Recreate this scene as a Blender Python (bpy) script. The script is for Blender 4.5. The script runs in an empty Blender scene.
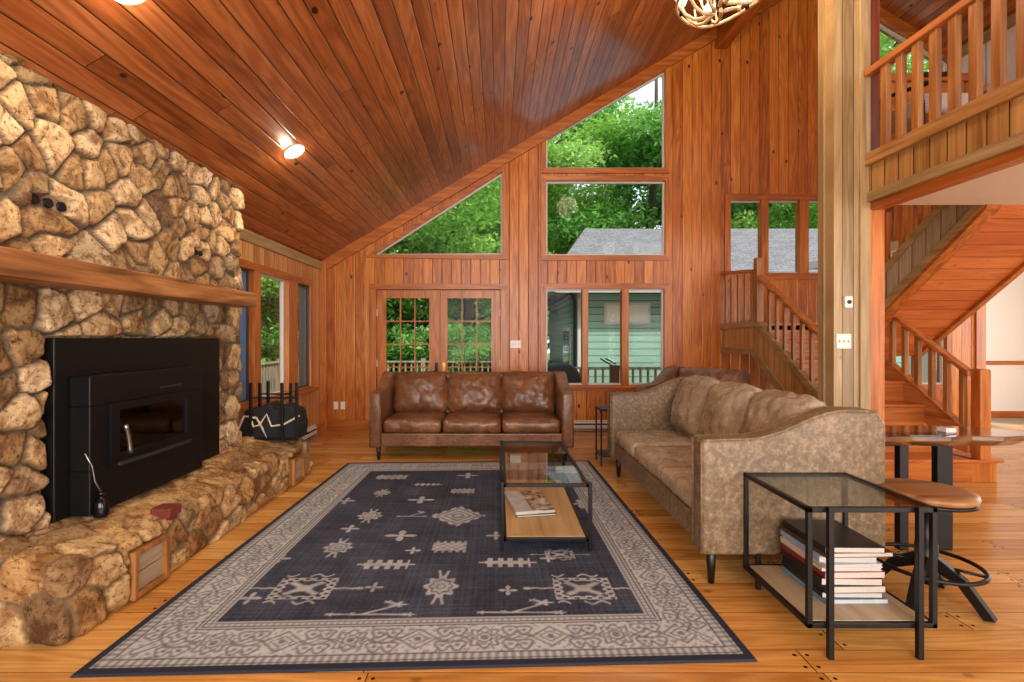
import bpy, bmesh, math, random
import numpy as np
from mathutils import Vector, Matrix, noise as mnoise

R = math.radians
SC = bpy.context.scene
COL = SC.collection

# ------------------------------------------------------------------ camera, world, lights, exposure
cam_d = bpy.data.cameras.new('camera')
cam_d.sensor_width = 36.0
cam_d.lens = 490.0 / 1024.0 * 36.0
cam_d.shift_x = 14.0 / 1024.0
cam_d.shift_y = -3.0 / 1024.0
cam_d.clip_start = 0.05
cam_d.clip_end = 400
cam = bpy.data.objects.new('camera', cam_d)
COL.objects.link(cam)
cam.location = (0, 0, 1.4)
cam.rotation_euler = (R(90), 0, 0)
SC.camera = cam

SC.view_settings.view_transform = 'Standard'
SC.view_settings.look = 'None'
SC.view_settings.gamma = 1.0
SC.view_settings.use_curve_mapping = False
SC.view_settings.exposure = 0.0
try:
    SC.cycles.max_bounces = 8
    SC.cycles.diffuse_bounces = 4
    SC.cycles.glossy_bounces = 3
    SC.cycles.transmission_bounces = 6
    SC.cycles.transparent_max_bounces = 12
    SC.cycles.sample_clamp_indirect = 6.0
    SC.cycles.caustics_reflective = False
    SC.cycles.caustics_refractive = False
    SC.cycles.use_denoising = True
except Exception:
    pass

W = bpy.data.worlds.new('sky'); SC.world = W; W.use_nodes = True
wn = W.node_tree.nodes; wl = W.node_tree.links
bg = wn['Background']; bg.inputs['Color'].default_value = (0.80, 0.90, 1.0, 1); bg.inputs['Strength'].default_value = 1.7

def light(name, kind, loc, rot, power, color=(1, 1, 1), size=1.0, size_y=None, spot=None, blend=0.6):
    d = bpy.data.lights.new(name, kind); d.energy = power; d.color = color
    if kind == 'AREA':
        d.size = size
        if size_y: d.shape = 'RECTANGLE'; d.size_y = size_y
    elif kind == 'SUN': d.angle = size
    else: d.shadow_soft_size = size
    if spot: d.spot_size = spot; d.spot_blend = blend
    o = bpy.data.objects.new(name, d); COL.objects.link(o); o.location = loc; o.rotation_euler = rot
    return o
light('sun', 'SUN', (20, -5, 30), (R(28), R(38), 0), 4.2, (1, 0.96, 0.86), R(1.5))
# area lamps added as interior fill, set at unseen window openings
light('rear_fill', 'AREA', (0.35, -3.35, 2.2), (R(90), 0, 0), 430, (1.0, 0.95, 0.88), 4.6, 3.2)
light('side_room_fill', 'AREA', (6.2, -3.35, 1.35), (R(90), 0, 0), 230, (1.0, 0.96, 0.92), 4.2, 1.9)  # added lamp out of view, brightens the lower right room
light('loft_fill', 'AREA', (5.2, -3.35, 4.1), (R(90), 0, 0), 150, (1.0, 0.95, 0.9), 2.6, 1.7)  # added fill for the loft, behind the camera
light('hall_fill', 'AREA', (9.45, 5.6, 1.5), (R(90), 0, R(90)), 70, (1.0, 0.97, 0.95), 2.6, 1.6)  # added fill lamp for the hall, outside the frame

# ------------------------------------------------------------------ helpers
def srgb(r, g, b):
    f = lambda c: (c / 255 / 12.92) if c / 255 <= 0.04045 else ((c / 255 + 0.055) / 1.055) ** 2.4
    return (f(r), f(g), f(b), 1.0)

def tag(o, label=None, cat=None, group=None, kind=None):
    if label: o['label'] = label
    if cat: o['category'] = cat
    if group: o['group'] = group
    if kind: o['kind'] = kind
    return o

def empty(name, loc=(0, 0, 0), rz=0.0, label=None, cat=None, group=None):
    o = bpy.data.objects.new(name, None); COL.objects.link(o)
    o.location = loc; o.rotation_euler = (0, 0, rz); o.empty_display_size = 0.1
    return tag(o, label, cat, group)

class MB:
    def __init__(s): s.v = []; s.f = []; s.sm = []
    def add(s, vs, fs, smooth=False):
        n = len(s.v); s.v.extend([tuple(v) for v in vs])
        for f in fs: s.f.append(tuple(i + n for i in f)); s.sm.append(smooth)
        return s
    def box(s, x0, x1, y0, y1, z0, z1, M=None):
        if x0 > x1: x0, x1 = x1, x0
        if y0 > y1: y0, y1 = y1, y0
        if z0 > z1: z0, z1 = z1, z0
        vs = [(x, y, z) for z in (z0, z1) for y in (y0, y1) for x in (x0, x1)]
        if M is not None: vs = [M @ Vector(v) for v in vs]
        return s.add(vs, [(0, 2, 3, 1), (4, 5, 7, 6), (0, 1, 5, 4), (2, 6, 7, 3), (0, 4, 6, 2), (1, 3, 7, 5)])
    def prism(s, pts, axis, a, b):
        """polygon extruded along an axis: pts are the other two coordinates in x,y,z order"""
        n = len(pts)
        def P(p, t):
            return {'x': (t, p[0], p[1]), 'y': (p[0], t, p[1]), 'z': (p[0], p[1], t)}[axis]
        ar = sum(pts[i][0] * pts[(i + 1) % n][1] - pts[(i + 1) % n][0] * pts[i][1] for i in range(n))
        if a > b: a, b = b, a
        if ar < 0: pts = pts[::-1]
        vs = [P(p, a) for p in pts] + [P(p, b) for p in pts]
        fl = axis == 'y'
        fs = [tuple(range(n))[::-1], tuple(range(n, 2 * n))] + [(i, (i + 1) % n, n + (i + 1) % n, n + i) for i in range(n)]
        if fl: fs = [f[::-1] for f in fs]
        return s.add(vs, fs)
    def tube(s, pts, rad, n=8, cap=True, smooth=True):
        pts = [Vector(p) for p in pts]; m = len(pts)
        rs = rad if isinstance(rad, (list, tuple)) else [rad] * m
        ref = None; rings = []
        for i, p in enumerate(pts):
            t = (pts[min(i + 1, m - 1)] - pts[max(i - 1, 0)])
            t = t.normalized() if t.length > 1e-9 else Vector((0, 0, 1))
            if ref is None:
                ref = Vector((0, 0, 1)) if abs(t.z) < 0.9 else Vector((1, 0, 0))
            u = t.cross(ref)
            if u.length < 1e-6: u = t.cross(Vector((0, 1, 0)))
            u.normalize(); w = u.cross(t).normalized(); ref = w
            rings.append([p + (u * math.cos(2 * math.pi * k / n) + w * math.sin(2 * math.pi * k / n)) * rs[i] for k in range(n)])
        vs = [v for r in rings for v in r]; fs = []
        for i in range(m - 1):
            for k in range(n):
                a = i * n + k; b = i * n + (k + 1) % n
                fs.append((a, b, b + n, a + n))
        s.add(vs, fs, smooth)
        if cap:
            k0 = len(s.v) - len(vs)
            s.f.append(tuple(k0 + k for k in range(n))[::-1]); s.sm.append(False)
            s.f.append(tuple(k0 + (m - 1) * n + k for k in range(n))); s.sm.append(False)
        return s
    def lathe(s, prof, n=32, c=(0, 0, 0), smooth=True):
        vs = []; fs = []; m = len(prof)
        for r, z in prof:
            for k in range(n):
                a = 2 * math.pi * k / n; vs.append((c[0] + r * math.cos(a), c[1] + r * math.sin(a), c[2] + z))
        for i in range(m - 1):
            for k in range(n):
                a = i * n + k; b = i * n + (k + 1) % n
                fs.append((a, b, b + n, a + n))
        s.add(vs, fs, smooth)
        k0 = len(s.v) - len(vs)
        s.f.append(tuple(k0 + k for k in range(n))[::-1]); s.sm.append(False)
        s.f.append(tuple(k0 + (m - 1) * n + k for k in range(n))); s.sm.append(False)
        return s
    def build(s, name, mat, parent=None, bevel=0, seg=2, loc=None):
        me = bpy.data.meshes.new(name); me.from_pydata(s.v, [], s.f); me.update()
        me.polygons.foreach_set('use_smooth', s.sm)
        if mat: me.materials.append(mat)
        o = bpy.data.objects.new(name, me); COL.objects.link(o)
        if parent: o.parent = parent
        if loc: o.location = loc
        if bevel:
            b = o.modifiers.new('bevel', 'BEVEL'); b.width = bevel; b.segments = seg; b.limit_method = 'ANGLE'; b.angle_limit = R(40)
        return o

def struct(mb, name, mat, parent=None, bevel=0):
    o = mb.build(name, mat, parent, bevel)
    if parent is None: o['kind'] = 'structure'
    return o

def holed(name, outer, holes, axis, a, b, mat, parent=None):
    """flat slab with holes; outer/holes in the two coordinates left after the axis ('y': x,z  'x': y,z  'z': x,y)"""
    cu = bpy.data.curves.new(name, 'CURVE'); cu.dimensions = '2D'; cu.fill_mode = 'BOTH'
    cu.extrude = abs(b - a) / 2
    for poly in [outer] + holes:
        sp = cu.splines.new('POLY'); sp.points.add(len(poly) - 1)
        for i, p in enumerate(poly): sp.points[i].co = (p[0], p[1], 0, 1)
        sp.use_cyclic_u = True
    t = bpy.data.objects.new(name + '_curve', cu); COL.objects.link(t)
    dg = bpy.context.evaluated_depsgraph_get(); dg.update()
    me = bpy.data.meshes.new_from_object(t.evaluated_get(dg))
    bpy.data.objects.remove(t)
    mid = (a + b) / 2
    if axis == 'y': M = Matrix(((1, 0, 0, 0), (0, 0, -1, mid), (0, 1, 0, 0), (0, 0, 0, 1)))
    elif axis == 'x': M = Matrix(((0, 0, 1, mid), (1, 0, 0, 0), (0, 1, 0, 0), (0, 0, 0, 1)))
    else: M = Matrix(((1, 0, 0, 0), (0, 1, 0, 0), (0, 0, 1, mid), (0, 0, 0, 1)))
    me.transform(M); me.name = name
    me.materials.clear(); me.materials.append(mat)
    for p in me.polygons: p.use_smooth = False
    o = bpy.data.objects.new(name, me); COL.objects.link(o)
    if parent: o.parent = parent
    else: o['kind'] = 'structure'
    return o

def rect(x0, x1, z0, z1): return [(x0, z0), (x1, z0), (x1, z1), (x0, z1)]

def children_of(o): return [c for c in list(bpy.data.objects) if c.parent == o]
def copy_tree(o, parent=None):
    c = o.copy(); COL.objects.link(c)
    if parent: c.parent = parent
    for ch in children_of(o): copy_tree(ch, c)
    return c

# ------------------------------------------------------------------ materials
class NT:
    def __init__(s, name):
        s.m = bpy.data.materials.new(name); s.m.use_nodes = True
        s.n = s.m.node_tree.nodes; s.l = s.m.node_tree.links
        s.b = s.n['Principled BSDF']; s.out = s.n['Material Output']
    def new(s, t, **kw):
        n = s.n.new(t)
        for k, v in kw.items(): setattr(n, k, v)
        return n
    def link(s, a, b): s.l.new(a, b)
    def val(s, sock, x):
        if hasattr(x, 'links') or isinstance(x, bpy.types.NodeSocket): s.l.new(x, sock)
        else: sock.default_value = x
    def math(s, op, a, b=0.0, c=None, clamp=False):
        n = s.new('ShaderNodeMath', operation=op); n.use_clamp = clamp
        s.val(n.inputs[0], a); s.val(n.inputs[1], b)
        if c is not None: s.val(n.inputs[2], c)
        return n.outputs[0]
    def mix(s, f, a, b, mode='MIX'):
        n = s.new('ShaderNodeMix', data_type='RGBA', blend_type=mode)
        s.val(n.inputs[0], f); s.val(n.inputs[6], a); s.val(n.inputs[7], b)
        return n.outputs[2]
    def noise(s, vec, scale, detail=4, rough=0.55, dist=0.0):
        n = s.new('ShaderNodeTexNoise'); n.inputs['Scale'].default_value = scale
        n.inputs['Detail'].default_value = detail; n.inputs['Roughness'].default_value = rough
        n.inputs['Distortion'].default_value = dist
        if vec is not None: s.link(vec, n.inputs['Vector'])
        return n.outputs['Fac']
    def ramp(s, f, stops):
        n = s.new('ShaderNodeValToRGB'); e = n.color_ramp.elements
        while len(e) < len(stops): e.new(0.5)
        for i, (p, c) in enumerate(stops): e[i].position = p; e[i].color = c
        s.link(f, n.inputs[0]); return n.outputs[0]
    def comb(s, x, y, z):
        n = s.new('ShaderNodeCombineXYZ')
        for i, v in enumerate((x, y, z)): s.val(n.inputs[i], v)
        return n.outputs[0]
    def bump(s, h, strength=0.3, dist=0.01, base=None):
        n = s.new('ShaderNodeBump'); n.inputs['Strength'].default_value = strength; n.inputs['Distance'].default_value = dist
        s.link(h, n.inputs['Height'])
        if base is not None: s.link(base, n.inputs['Normal'])
        return n.outputs[0]
    def coords(s):
        tc = s.new('ShaderNodeTexCoord'); sp = s.new('ShaderNodeSeparateXYZ'); s.link(tc.outputs['Object'], sp.inputs[0])
        return tc.outputs['Object'], sp.outputs

def plank_mat(name, u, v, width, stops, length=None, groove=0.035, rough=0.38, knots=0.5, off=0.0, grain=1.0, groove_col=0.25, pegs=False, coat=0.0, vary=0.30, gdepth=0.004):
    t = NT(name); obj, ax = t.coords(); I = {'x': 0, 'y': 1, 'z': 2}
    U = t.math('ADD', ax[I[u]], 50.0 + off); V = t.math('ADD', ax[I[v]], 50.0)
    un = t.math('DIVIDE', U, width); pid = t.math('FLOOR', un); fr = t.math('FRACT', un)
    wn1 = t.new('ShaderNodeTexWhiteNoise', noise_dimensions='1D'); t.link(pid, wn1.inputs['W']); r1 = wn1.outputs['Value']
    V2 = t.math('MULTIPLY_ADD', r1, 7.31, V)
    key = pid; edge = None
    if length:
        ln = t.math('DIVIDE', V2, length); lid = t.math('FLOOR', ln); lf = t.math('FRACT', ln)
        key = t.math('MULTIPLY_ADD', lid, 17.77, pid)
        a = t.math('ABSOLUTE', t.math('SUBTRACT', lf, 0.5)); edge = t.math('GREATER_THAN', a, 0.5 - 0.003 / length)
    wn2 = t.new('ShaderNodeTexWhiteNoise', noise_dimensions='1D'); t.link(key, wn2.inputs['W']); r2 = wn2.outputs['Value']
    gv = t.comb(t.math('MULTIPLY', U, 26 * grain), t.math('MULTIPLY', V2, 1.6 * grain), t.math('MULTIPLY', key, 3.37))
    g1 = t.noise(gv, 1.0, 5, 0.65, 0.7)
    gv2 = t.comb(t.math('MULTIPLY', U, 7), t.math('MULTIPLY', V2, 0.5), t.math('MULTIPLY', key, 1.71))
    g2 = t.noise(gv2, 1.0, 2, 0.4, 0.25)
    rings = t.math('SINE', t.math('MULTIPLY', g2, 70.0)); rings = t.math('MULTIPLY_ADD', rings, 0.5, 0.5)
    f = t.math('ADD', t.math('MULTIPLY', r2, vary), t.math('MULTIPLY', g1, 0.86 - vary))
    f = t.math('ADD', f, t.math('MULTIPLY', rings, 0.14))
    col = t.ramp(f, stops)
    # knots
    kv = t.comb(t.math('MULTIPLY', U, 1.0), t.math('MULTIPLY', V2, 0.62), t.math('MULTIPLY', key, 0.9))
    vo = t.new('ShaderNodeTexVoronoi', feature='F1'); vo.inputs['Scale'].default_value = 4.6; t.link(kv, vo.inputs['Vector'])
    kn = t.math('MULTIPLY', vo.outputs['Distance'], 1.0)
    kd = t.math('SUBTRACT', 1.0, t.math('MULTIPLY', kn, 9.0), clamp=True)
    sm = t.new('ShaderNodeMapRange', interpolation_type='SMOOTHSTEP'); t.link(kd, sm.inputs[0]); sm.inputs[2].default_value = 0.75
    km = t.math('MULTIPLY', sm.outputs[0], knots * 1.6, clamp=True)
    dark = tuple(c * 0.16 for c in stops[0][1][:3]) + (1,)
    col = t.mix(km, col, dark)
    gm = t.math('GREATER_THAN', t.math('ABSOLUTE', t.math('SUBTRACT', fr, 0.5)), 0.5 - groove / 2)
    if edge is not None: gm = t.math('MAXIMUM', gm, edge)
    col = t.mix(gm, col, tuple(c * groove_col for c in stops[0][1][:3]) + (1,))
    if pegs:
        # pairs of dark wooden pegs beside each butt joint
        lm = t.math('MULTIPLY', t.math('SUBTRACT', 0.5, t.math('ABSOLUTE', t.math('SUBTRACT', lf, 0.5))), length)  # metres from the joint
        dv = t.math('ABSOLUTE', t.math('SUBTRACT', lm, 0.028))
        du = t.math('MULTIPLY', t.math('ABSOLUTE', t.math('SUBTRACT', t.math('ABSOLUTE', t.math('SUBTRACT', fr, 0.5)), 0.26)), width)
        d2 = t.math('SQRT', t.math('ADD', t.math('MULTIPLY', dv, dv), t.math('MULTIPLY', du, du)))
        pm = t.math('LESS_THAN', d2, 0.0085)
        col = t.mix(pm, col, srgb(48, 18, 8))
    t.link(col, t.b.inputs['Base Color'])
    t.b.inputs['Roughness'].default_value = rough
    if coat: t.b.inputs['Coat Weight'].default_value = coat; t.b.inputs['Coat Roughness'].default_value = 0.12
    gi = t.math('SUBTRACT', 1.0, gm)
    # soft shoulder for the v-joint
    sh = t.new('ShaderNodeMapRange'); t.link(t.math('ABSOLUTE', t.math('SUBTRACT', fr, 0.5)), sh.inputs[0])
    sh.inputs[1].default_value = 0.5 - groove * 1.3; sh.inputs[2].default_value = 0.5; sh.inputs[3].default_value = 1.0; sh.inputs[4].default_value = 0.0
    b1 = t.bump(sh.outputs[0], 0.8, gdepth)
    b2 = t.bump(g1, 0.15, 0.002, b1)
    t.link(b2, t.b.inputs['Normal'])
    return t.m

def wood_mat(name, stops, axis='x', rough=0.4, scale=1.0, coat=0.0, knots=0.0):
    t = NT(name); obj, ax = t.coords()
    k = {'x': (1.3, 24, 24), 'y': (24, 1.3, 24), 'z': (24, 24, 1.3)}[axis]
    v = t.comb(*[t.math('MULTIPLY', ax[i], k[i] * scale) for i in range(3)])
    g = t.noise(v, 1.0, 5, 0.62, 0.8)
    k2 = {'x': (.5, 5, 5), 'y': (5, .5, 5), 'z': (5, 5, .5)}[axis]
    v2 = t.comb(*[t.math('MULTIPLY', ax[i], k2[i] * scale) for i in range(3)])
    g2 = t.noise(v2, 1.0, 2, 0.5, 0.4)
    rr = t.math('MULTIPLY_ADD', t.math('SINE', t.math('MULTIPLY', g2, 40.0)), 0.5, 0.5)
    f = t.math('ADD', t.math('MULTIPLY', g, 0.85), t.math('MULTIPLY', rr, 0.15))
    col = t.ramp(f, stops)
    if knots:
        vo = t.new('ShaderNodeTexVoronoi', feature='F1'); vo.inputs['Scale'].default_value = 2.2; t.link(obj, vo.inputs['Vector'])
        kd = t.math('SUBTRACT', 1.0, t.math('MULTIPLY', vo.outputs['Distance'], 16.0), clamp=True)
        col = t.mix(t.math('MULTIPLY', kd, knots, clamp=True), col, tuple(c * .2 for c in stops[0][1][:3]) + (1,))
    t.link(col, t.b.inputs['Base Color']); t.b.inputs['Roughness'].default_value = rough
    if coat: t.b.inputs['Coat Weight'].default_value = coat; t.b.inputs['Coat Roughness'].default_value = 0.08
    t.link(t.bump(g, 0.15, 0.002), t.b.inputs['Normal'])
    return t.m

def plain(name, col, rough=0.5, metal=0.0, noise_amt=0.0, nscale=20, bump=0.0, spec=None):
    t = NT(name)
    if noise_amt or bump:
        obj, ax = t.coords(); n = t.noise(obj, nscale, 4, 0.6)
        c0 = tuple(x * (1 - noise_amt) for x in col[:3]) + (1,); c1 = tuple(min(1, x * (1 + noise_amt)) for x in col[:3]) + (1,)
        t.link(t.ramp(n, [(0.3, c0), (0.7, c1)]), t.b.inputs['Base Color'])
        if bump: t.link(t.bump(n, bump, 0.003), t.b.inputs['Normal'])
    else: t.b.inputs['Base Color'].default_value = col
    t.b.inputs['Roughness'].default_value = rough; t.b.inputs['Metallic'].default_value = metal
    if spec is not None: t.b.inputs['Specular IOR Level'].default_value = spec
    return t.m

def glass_mat(name, tint=(1, 1, 1, 1), refl=1.0, rough=0.0):
    t = NT(name); t.n.remove(t.b)
    tr = t.new('ShaderNodeBsdfTransparent'); tr.inputs[0].default_value = tint
    gl = t.new('ShaderNodeBsdfGlossy'); gl.inputs['Roughness'].default_value = rough
    fr = t.new('ShaderNodeFresnel'); fr.inputs['IOR'].default_value = 1.5
    mx = t.new('ShaderNodeMixShader'); t.link(t.math('MULTIPLY', fr.outputs[0], refl, clamp=True), mx.inputs[0])
    t.link(tr.outputs[0], mx.inputs[1]); t.link(gl.outputs[0], mx.inputs[2]); t.link(mx.outputs[0], t.out.inputs[0])
    return t.m

def leather_mat(name, dark, mid, light, rough=0.36, mottled=0.5, bump=0.35):
    t = NT(name); obj, ax = t.coords()
    n1 = t.noise(obj, 3.2, 4, 0.6, 0.8); n2 = t.noise(obj, 34, 6, 0.7, 0.2)
    f = t.math('ADD', t.math('MULTIPLY', n1, 1 - mottled), t.math('MULTIPLY', n2, mottled))
    col = t.ramp(f, [(0.33, dark), (0.5, mid), (0.68, light)])
    vo = t.new('ShaderNodeTexVoronoi', feature='DISTANCE_TO_EDGE'); vo.inputs['Scale'].default_value = 40; t.link(obj, vo.inputs['Vector'])
    cr = t.math('SUBTRACT', 1.0, t.math('MULTIPLY', vo.outputs['Distance'], 18), clamp=True)
    col = t.mix(t.math('MULTIPLY', t.math('MULTIPLY', cr, n2), 0.35), col, light)
    t.link(col, t.b.inputs['Base Color'])
    t.link(t.math('MULTIPLY_ADD', n2, 0.25, rough - 0.12), t.b.inputs['Roughness'])
    n3 = t.noise(obj, 11, 5, 0.6, 1.0)
    b = t.bump(n3, bump, 0.02); b = t.bump(n2, 0.09, 0.004, b)
    t.link(b, t.b.inputs['Normal'])
    return t.m

def stone_mat(name, stops, mortar, val=1.0):
    t = NT(name); obj, ax = t.coords()
    at = t.new('ShaderNodeAttribute', attribute_name='stone'); sp = t.new('ShaderNodeSeparateColor'); t.link(at.outputs['Color'], sp.inputs[0])
    rnd, mask, rn2 = sp.outputs
    n1 = t.noise(obj, 9, 6, 0.7, 0.6); n2 = t.noise(obj, 45, 5, 0.7)
    f = t.math('ADD', t.math('MULTIPLY', rnd, 0.55), t.math('MULTIPLY', n1, 0.45))
    col = t.ramp(f, stops)
    col = t.mix(t.math('MULTIPLY', t.math('GREATER_THAN', rn2, 0.82), 0.45), col, srgb(112, 98, 84))
    spk = t.ramp(n2, [(0.36, srgb(60, 42, 28)), (0.46, (1, 1, 1, 1))])
    col = t.mix(0.75, col, spk, 'MULTIPLY')
    blo = t.ramp(n1, [(0.40, srgb(140, 98, 62)), (0.56, (1, 1, 1, 1))])
    col = t.mix(0.7, col, blo, 'MULTIPLY')
    mor = t.mix(n2, mortar, tuple(c * .55 for c in mortar[:3]) + (1,))
    col = t.mix(mask, mor, col)
    t.link(col, t.b.inputs['Base Color']); t.b.inputs['Roughness'].default_value = 0.85
    t.b.inputs['Specular IOR Level'].default_value = 0.25
    n3 = t.noise(obj, 26, 7, 0.72, 0.4)
    b = t.bump(n3, 0.9, 0.022); t.link(b, t.b.inputs['Normal'])
    return t.m

# woods
RED = [(0.28, srgb(140, 70, 18)), (0.5, srgb(190, 108, 36)), (0.72, srgb(218, 142, 62))]
MREDWALL = plank_mat('red_wall_boards', 'x', 'z', 0.145, RED, groove=0.045, knots=1.2, rough=0.34, vary=0.24)
MLEFTWALL = plank_mat('left_wall_boards', 'y', 'z', 0.12, [(0.25, srgb(158, 98, 50)), (0.5, srgb(200, 138, 78)), (0.75, srgb(222, 170, 108))], groove=0.05, knots=0.6)
MCEIL = plank_mat('ceiling_boards', 'x', 'y', 0.112, [(0.28, srgb(112, 58, 26)), (0.5, srgb(156, 88, 44)), (0.75, srgb(192, 124, 74))], length=6.5, vary=0.24, groove=0.06, knots=1.3, rough=0.30, groove_col=0.12, coat=0.35)
MFLOOR = plank_mat('floor_boards', 'y', 'x', 0.15, [(0.25, srgb(172, 112, 46)), (0.5, srgb(208, 150, 76)), (0.75, srgb(230, 182, 110))], length=1.9, groove=0.022, knots=0.35, rough=0.26, groove_col=0.22, pegs=True, coat=0.15, gdepth=0.002)
TAN = [(0.25, srgb(128, 104, 68)), (0.5, srgb(162, 136, 94)), (0.75, srgb(186, 160, 118))]
MCOL = plank_mat('column_boards', 'x', 'z', 0.088, TAN, groove=0.05, knots=0.5, off=0.02, groove_col=0.12)
MBALC = plank_mat('balcony_boards', 'y', 'z', 0.128, [(0.25, srgb(132, 92, 46)), (0.5, srgb(172, 128, 74)), (0.75, srgb(192, 150, 96))], groove=0.06, knots=0.6, off=0.1, groove_col=0.12)
MSOFF = plank_mat('soffit_boards', 'y', 'x', 0.13, [(0.25, srgb(172, 84, 36)), (0.5, srgb(200, 110, 54)), (0.75, srgb(216, 132, 72))], groove=0.03, knots=0.3, rough=0.4)
MTRIM_X = wood_mat('red_trim_wood', [(0.3, srgb(140, 72, 22)), (0.55, srgb(180, 102, 38)), (0.8, srgb(206, 134, 62))], 'x', 0.35)
MTRIM_Y = wood_mat('red_trim_wood_deep', [(0.3, srgb(140, 72, 22)), (0.55, srgb(180, 102, 38)), (0.8, srgb(206, 134, 62))], 'y', 0.35)
MTRIM_Z = wood_mat('red_trim_wood_upright', [(0.3, srgb(146, 78, 28)), (0.55, srgb(188, 110, 46)), (0.8, srgb(210, 140, 70))], 'z', 0.35, knots=0.6)
MTAN_X = wood_mat('tan_wood', TAN, 'y', 0.42, knots=0.5)
MTAN_Z = wood_mat('tan_wood_upright', TAN, 'z', 0.42, knots=0.5)
MMANTEL = wood_mat('mantel_oak', [(0.32, srgb(100, 62, 30)), (0.5, srgb(152, 100, 56)), (0.7, srgb(186, 134, 84))], 'y', 0.45, scale=0.9)
MOAK_Y = wood_mat('stair_oak', [(0.3, srgb(150, 84, 40)), (0.55, srgb(190, 118, 62)), (0.8, srgb(214, 148, 88))], 'y', 0.35)
MOAK_Z = wood_mat('stair_oak_upright', [(0.3, srgb(126, 78, 38)), (0.55, srgb(162, 108, 58)), (0.8, srgb(188, 136, 80))], 'z', 0.35)
MTREAD = wood_mat('tread_oak', [(0.3, srgb(156, 78, 34)), (0.55, srgb(196, 112, 54)), (0.8, srgb(216, 140, 78))], 'x', 0.3)
MSHELF = wood_mat('shelf_board_wood', [(0.25, srgb(160, 124, 80)), (0.5, srgb(196, 160, 110)), (0.8, srgb(214, 184, 138))], 'y', 0.5, scale=0.35)
MSHELF2 = wood_mat('grey_shelf_board_wood', [(0.25, srgb(130, 112, 88)), (0.5, srgb(168, 150, 122)), (0.8, srgb(190, 174, 148))], 'y', 0.5, scale=0.4)
MSLAB = wood_mat('live_edge_slab_wood', [(0.3, srgb(48, 30, 20)), (0.5, srgb(104, 68, 42)), (0.78, srgb(150, 108, 70))], 'x', 0.12, coat=1.0, scale=0.6)
MSEAT = wood_mat('stool_seat_wood', [(0.3, srgb(84, 52, 28)), (0.5, srgb(138, 96, 56)), (0.75, srgb(176, 132, 84))], 'x', 0.35, scale=0.7)
MDECKW = wood_mat('weathered_deck_wood', [(0.3, srgb(110, 92, 74)), (0.6, srgb(168, 150, 128)), (0.8, srgb(196, 182, 162))], 'z', 0.8)
MWHITE = plain('white_paint', srgb(236, 230, 222), 0.7, noise_amt=0.02)
MSWITCH = plain('white_plastic', srgb(238, 234, 224), 0.35, noise_amt=0.01)
MBLACK = plain('black_metal', srgb(15, 14, 15), 0.42, 0.3, noise_amt=0.2)
MBLACKM = plain('matte_black_steel', srgb(9, 9, 11), 0.42, 0.2, noise_amt=0.3, nscale=5)
MDARKLEG = plain('dark_stained_leg', srgb(26, 17, 13), 0.4, noise_amt=0.2)
MHEATER = plain('heater_enamel', srgb(206, 200, 192), 0.45, noise_amt=0.03)
MVOID = plain('dark_cavity', srgb(10, 8, 7), 0.9, noise_amt=0.1)
MBRASS = plain('brass', srgb(190, 140, 70), 0.3, 1.0, noise_amt=0.05)
MGLASS = glass_mat('window_glass', (0.97, 0.99, 0.98, 1), 0.08)
MTABGLASS = glass_mat('table_glass', (0.93, 0.975, 0.955, 1), 0.55)
MFIREGLASS = glass_mat('stove_glass', (0.28, 0.28, 0.30, 1), 1.3)
MCREAM = plain('cream_piping', srgb(214, 196, 168), 0.7, noise_amt=0.05)
MBAGBLACK = plain('black_canvas', srgb(20, 20, 24), 0.75, noise_amt=0.3, nscale=60, bump=0.3)

def emis(name, col, s):
    t = NT(name); t.b.inputs['Base Color'].default_value = col
    t.b.inputs['Emission Color'].default_value = col; t.b.inputs['Emission Strength'].default_value = s
    return t.m
MBULB = emis('glowing_bulb', (1, 0.80, 0.55, 1), 14)

# ------------------------------------------------------------------ room constants
YB = 7.38            # rear (far) wall face
XL = -2.65
SL = 0.592
ZE = 2.545
XR = 4.75
ZR = ZE + SL * (XR - XL)
def ceil_z(x): return ZE + SL * (x - XL) if x <= XR else ZR - SL * (x - XR)
YN = -3.5            # wall behind the camera
def P(px, py, Y=YB): return ((px - 498) * Y / 490, 1.4 - (py - 338) * Y / 490)

# floor
struct(MB().box(-2.8, 9.75, YN - 0.15, 7.75, -0.2, 0.0), 'floor', MFLOOR)
MCARPET = plain('grey_carpet', srgb(168, 150, 128), 0.95, noise_amt=0.12, nscale=90, bump=0.4)
struct(MB().box(7.3, 9.75, 7.75, 8.75, -0.2, 0.0), 'floor_hall_carpet', MCARPET)
# ceiling: both slopes, gabled
cb = MB()
cb.prism([(XL - 0.15, ceil_z(XL - 0.15)), (XR, ZR), (XR, ZR + 0.12), (XL - 0.15, ceil_z(XL - 0.15) + 0.12)], 'y', YN - 0.15, YB + 0.15)
cb.prism([(XR, ZR), (7.45, ceil_z(7.45)), (7.45, ceil_z(7.45) + 0.12), (XR, ZR + 0.12)], 'y', YN - 0.15, YB + 0.15)
struct(cb, 'ceiling', MCEIL)

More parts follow.
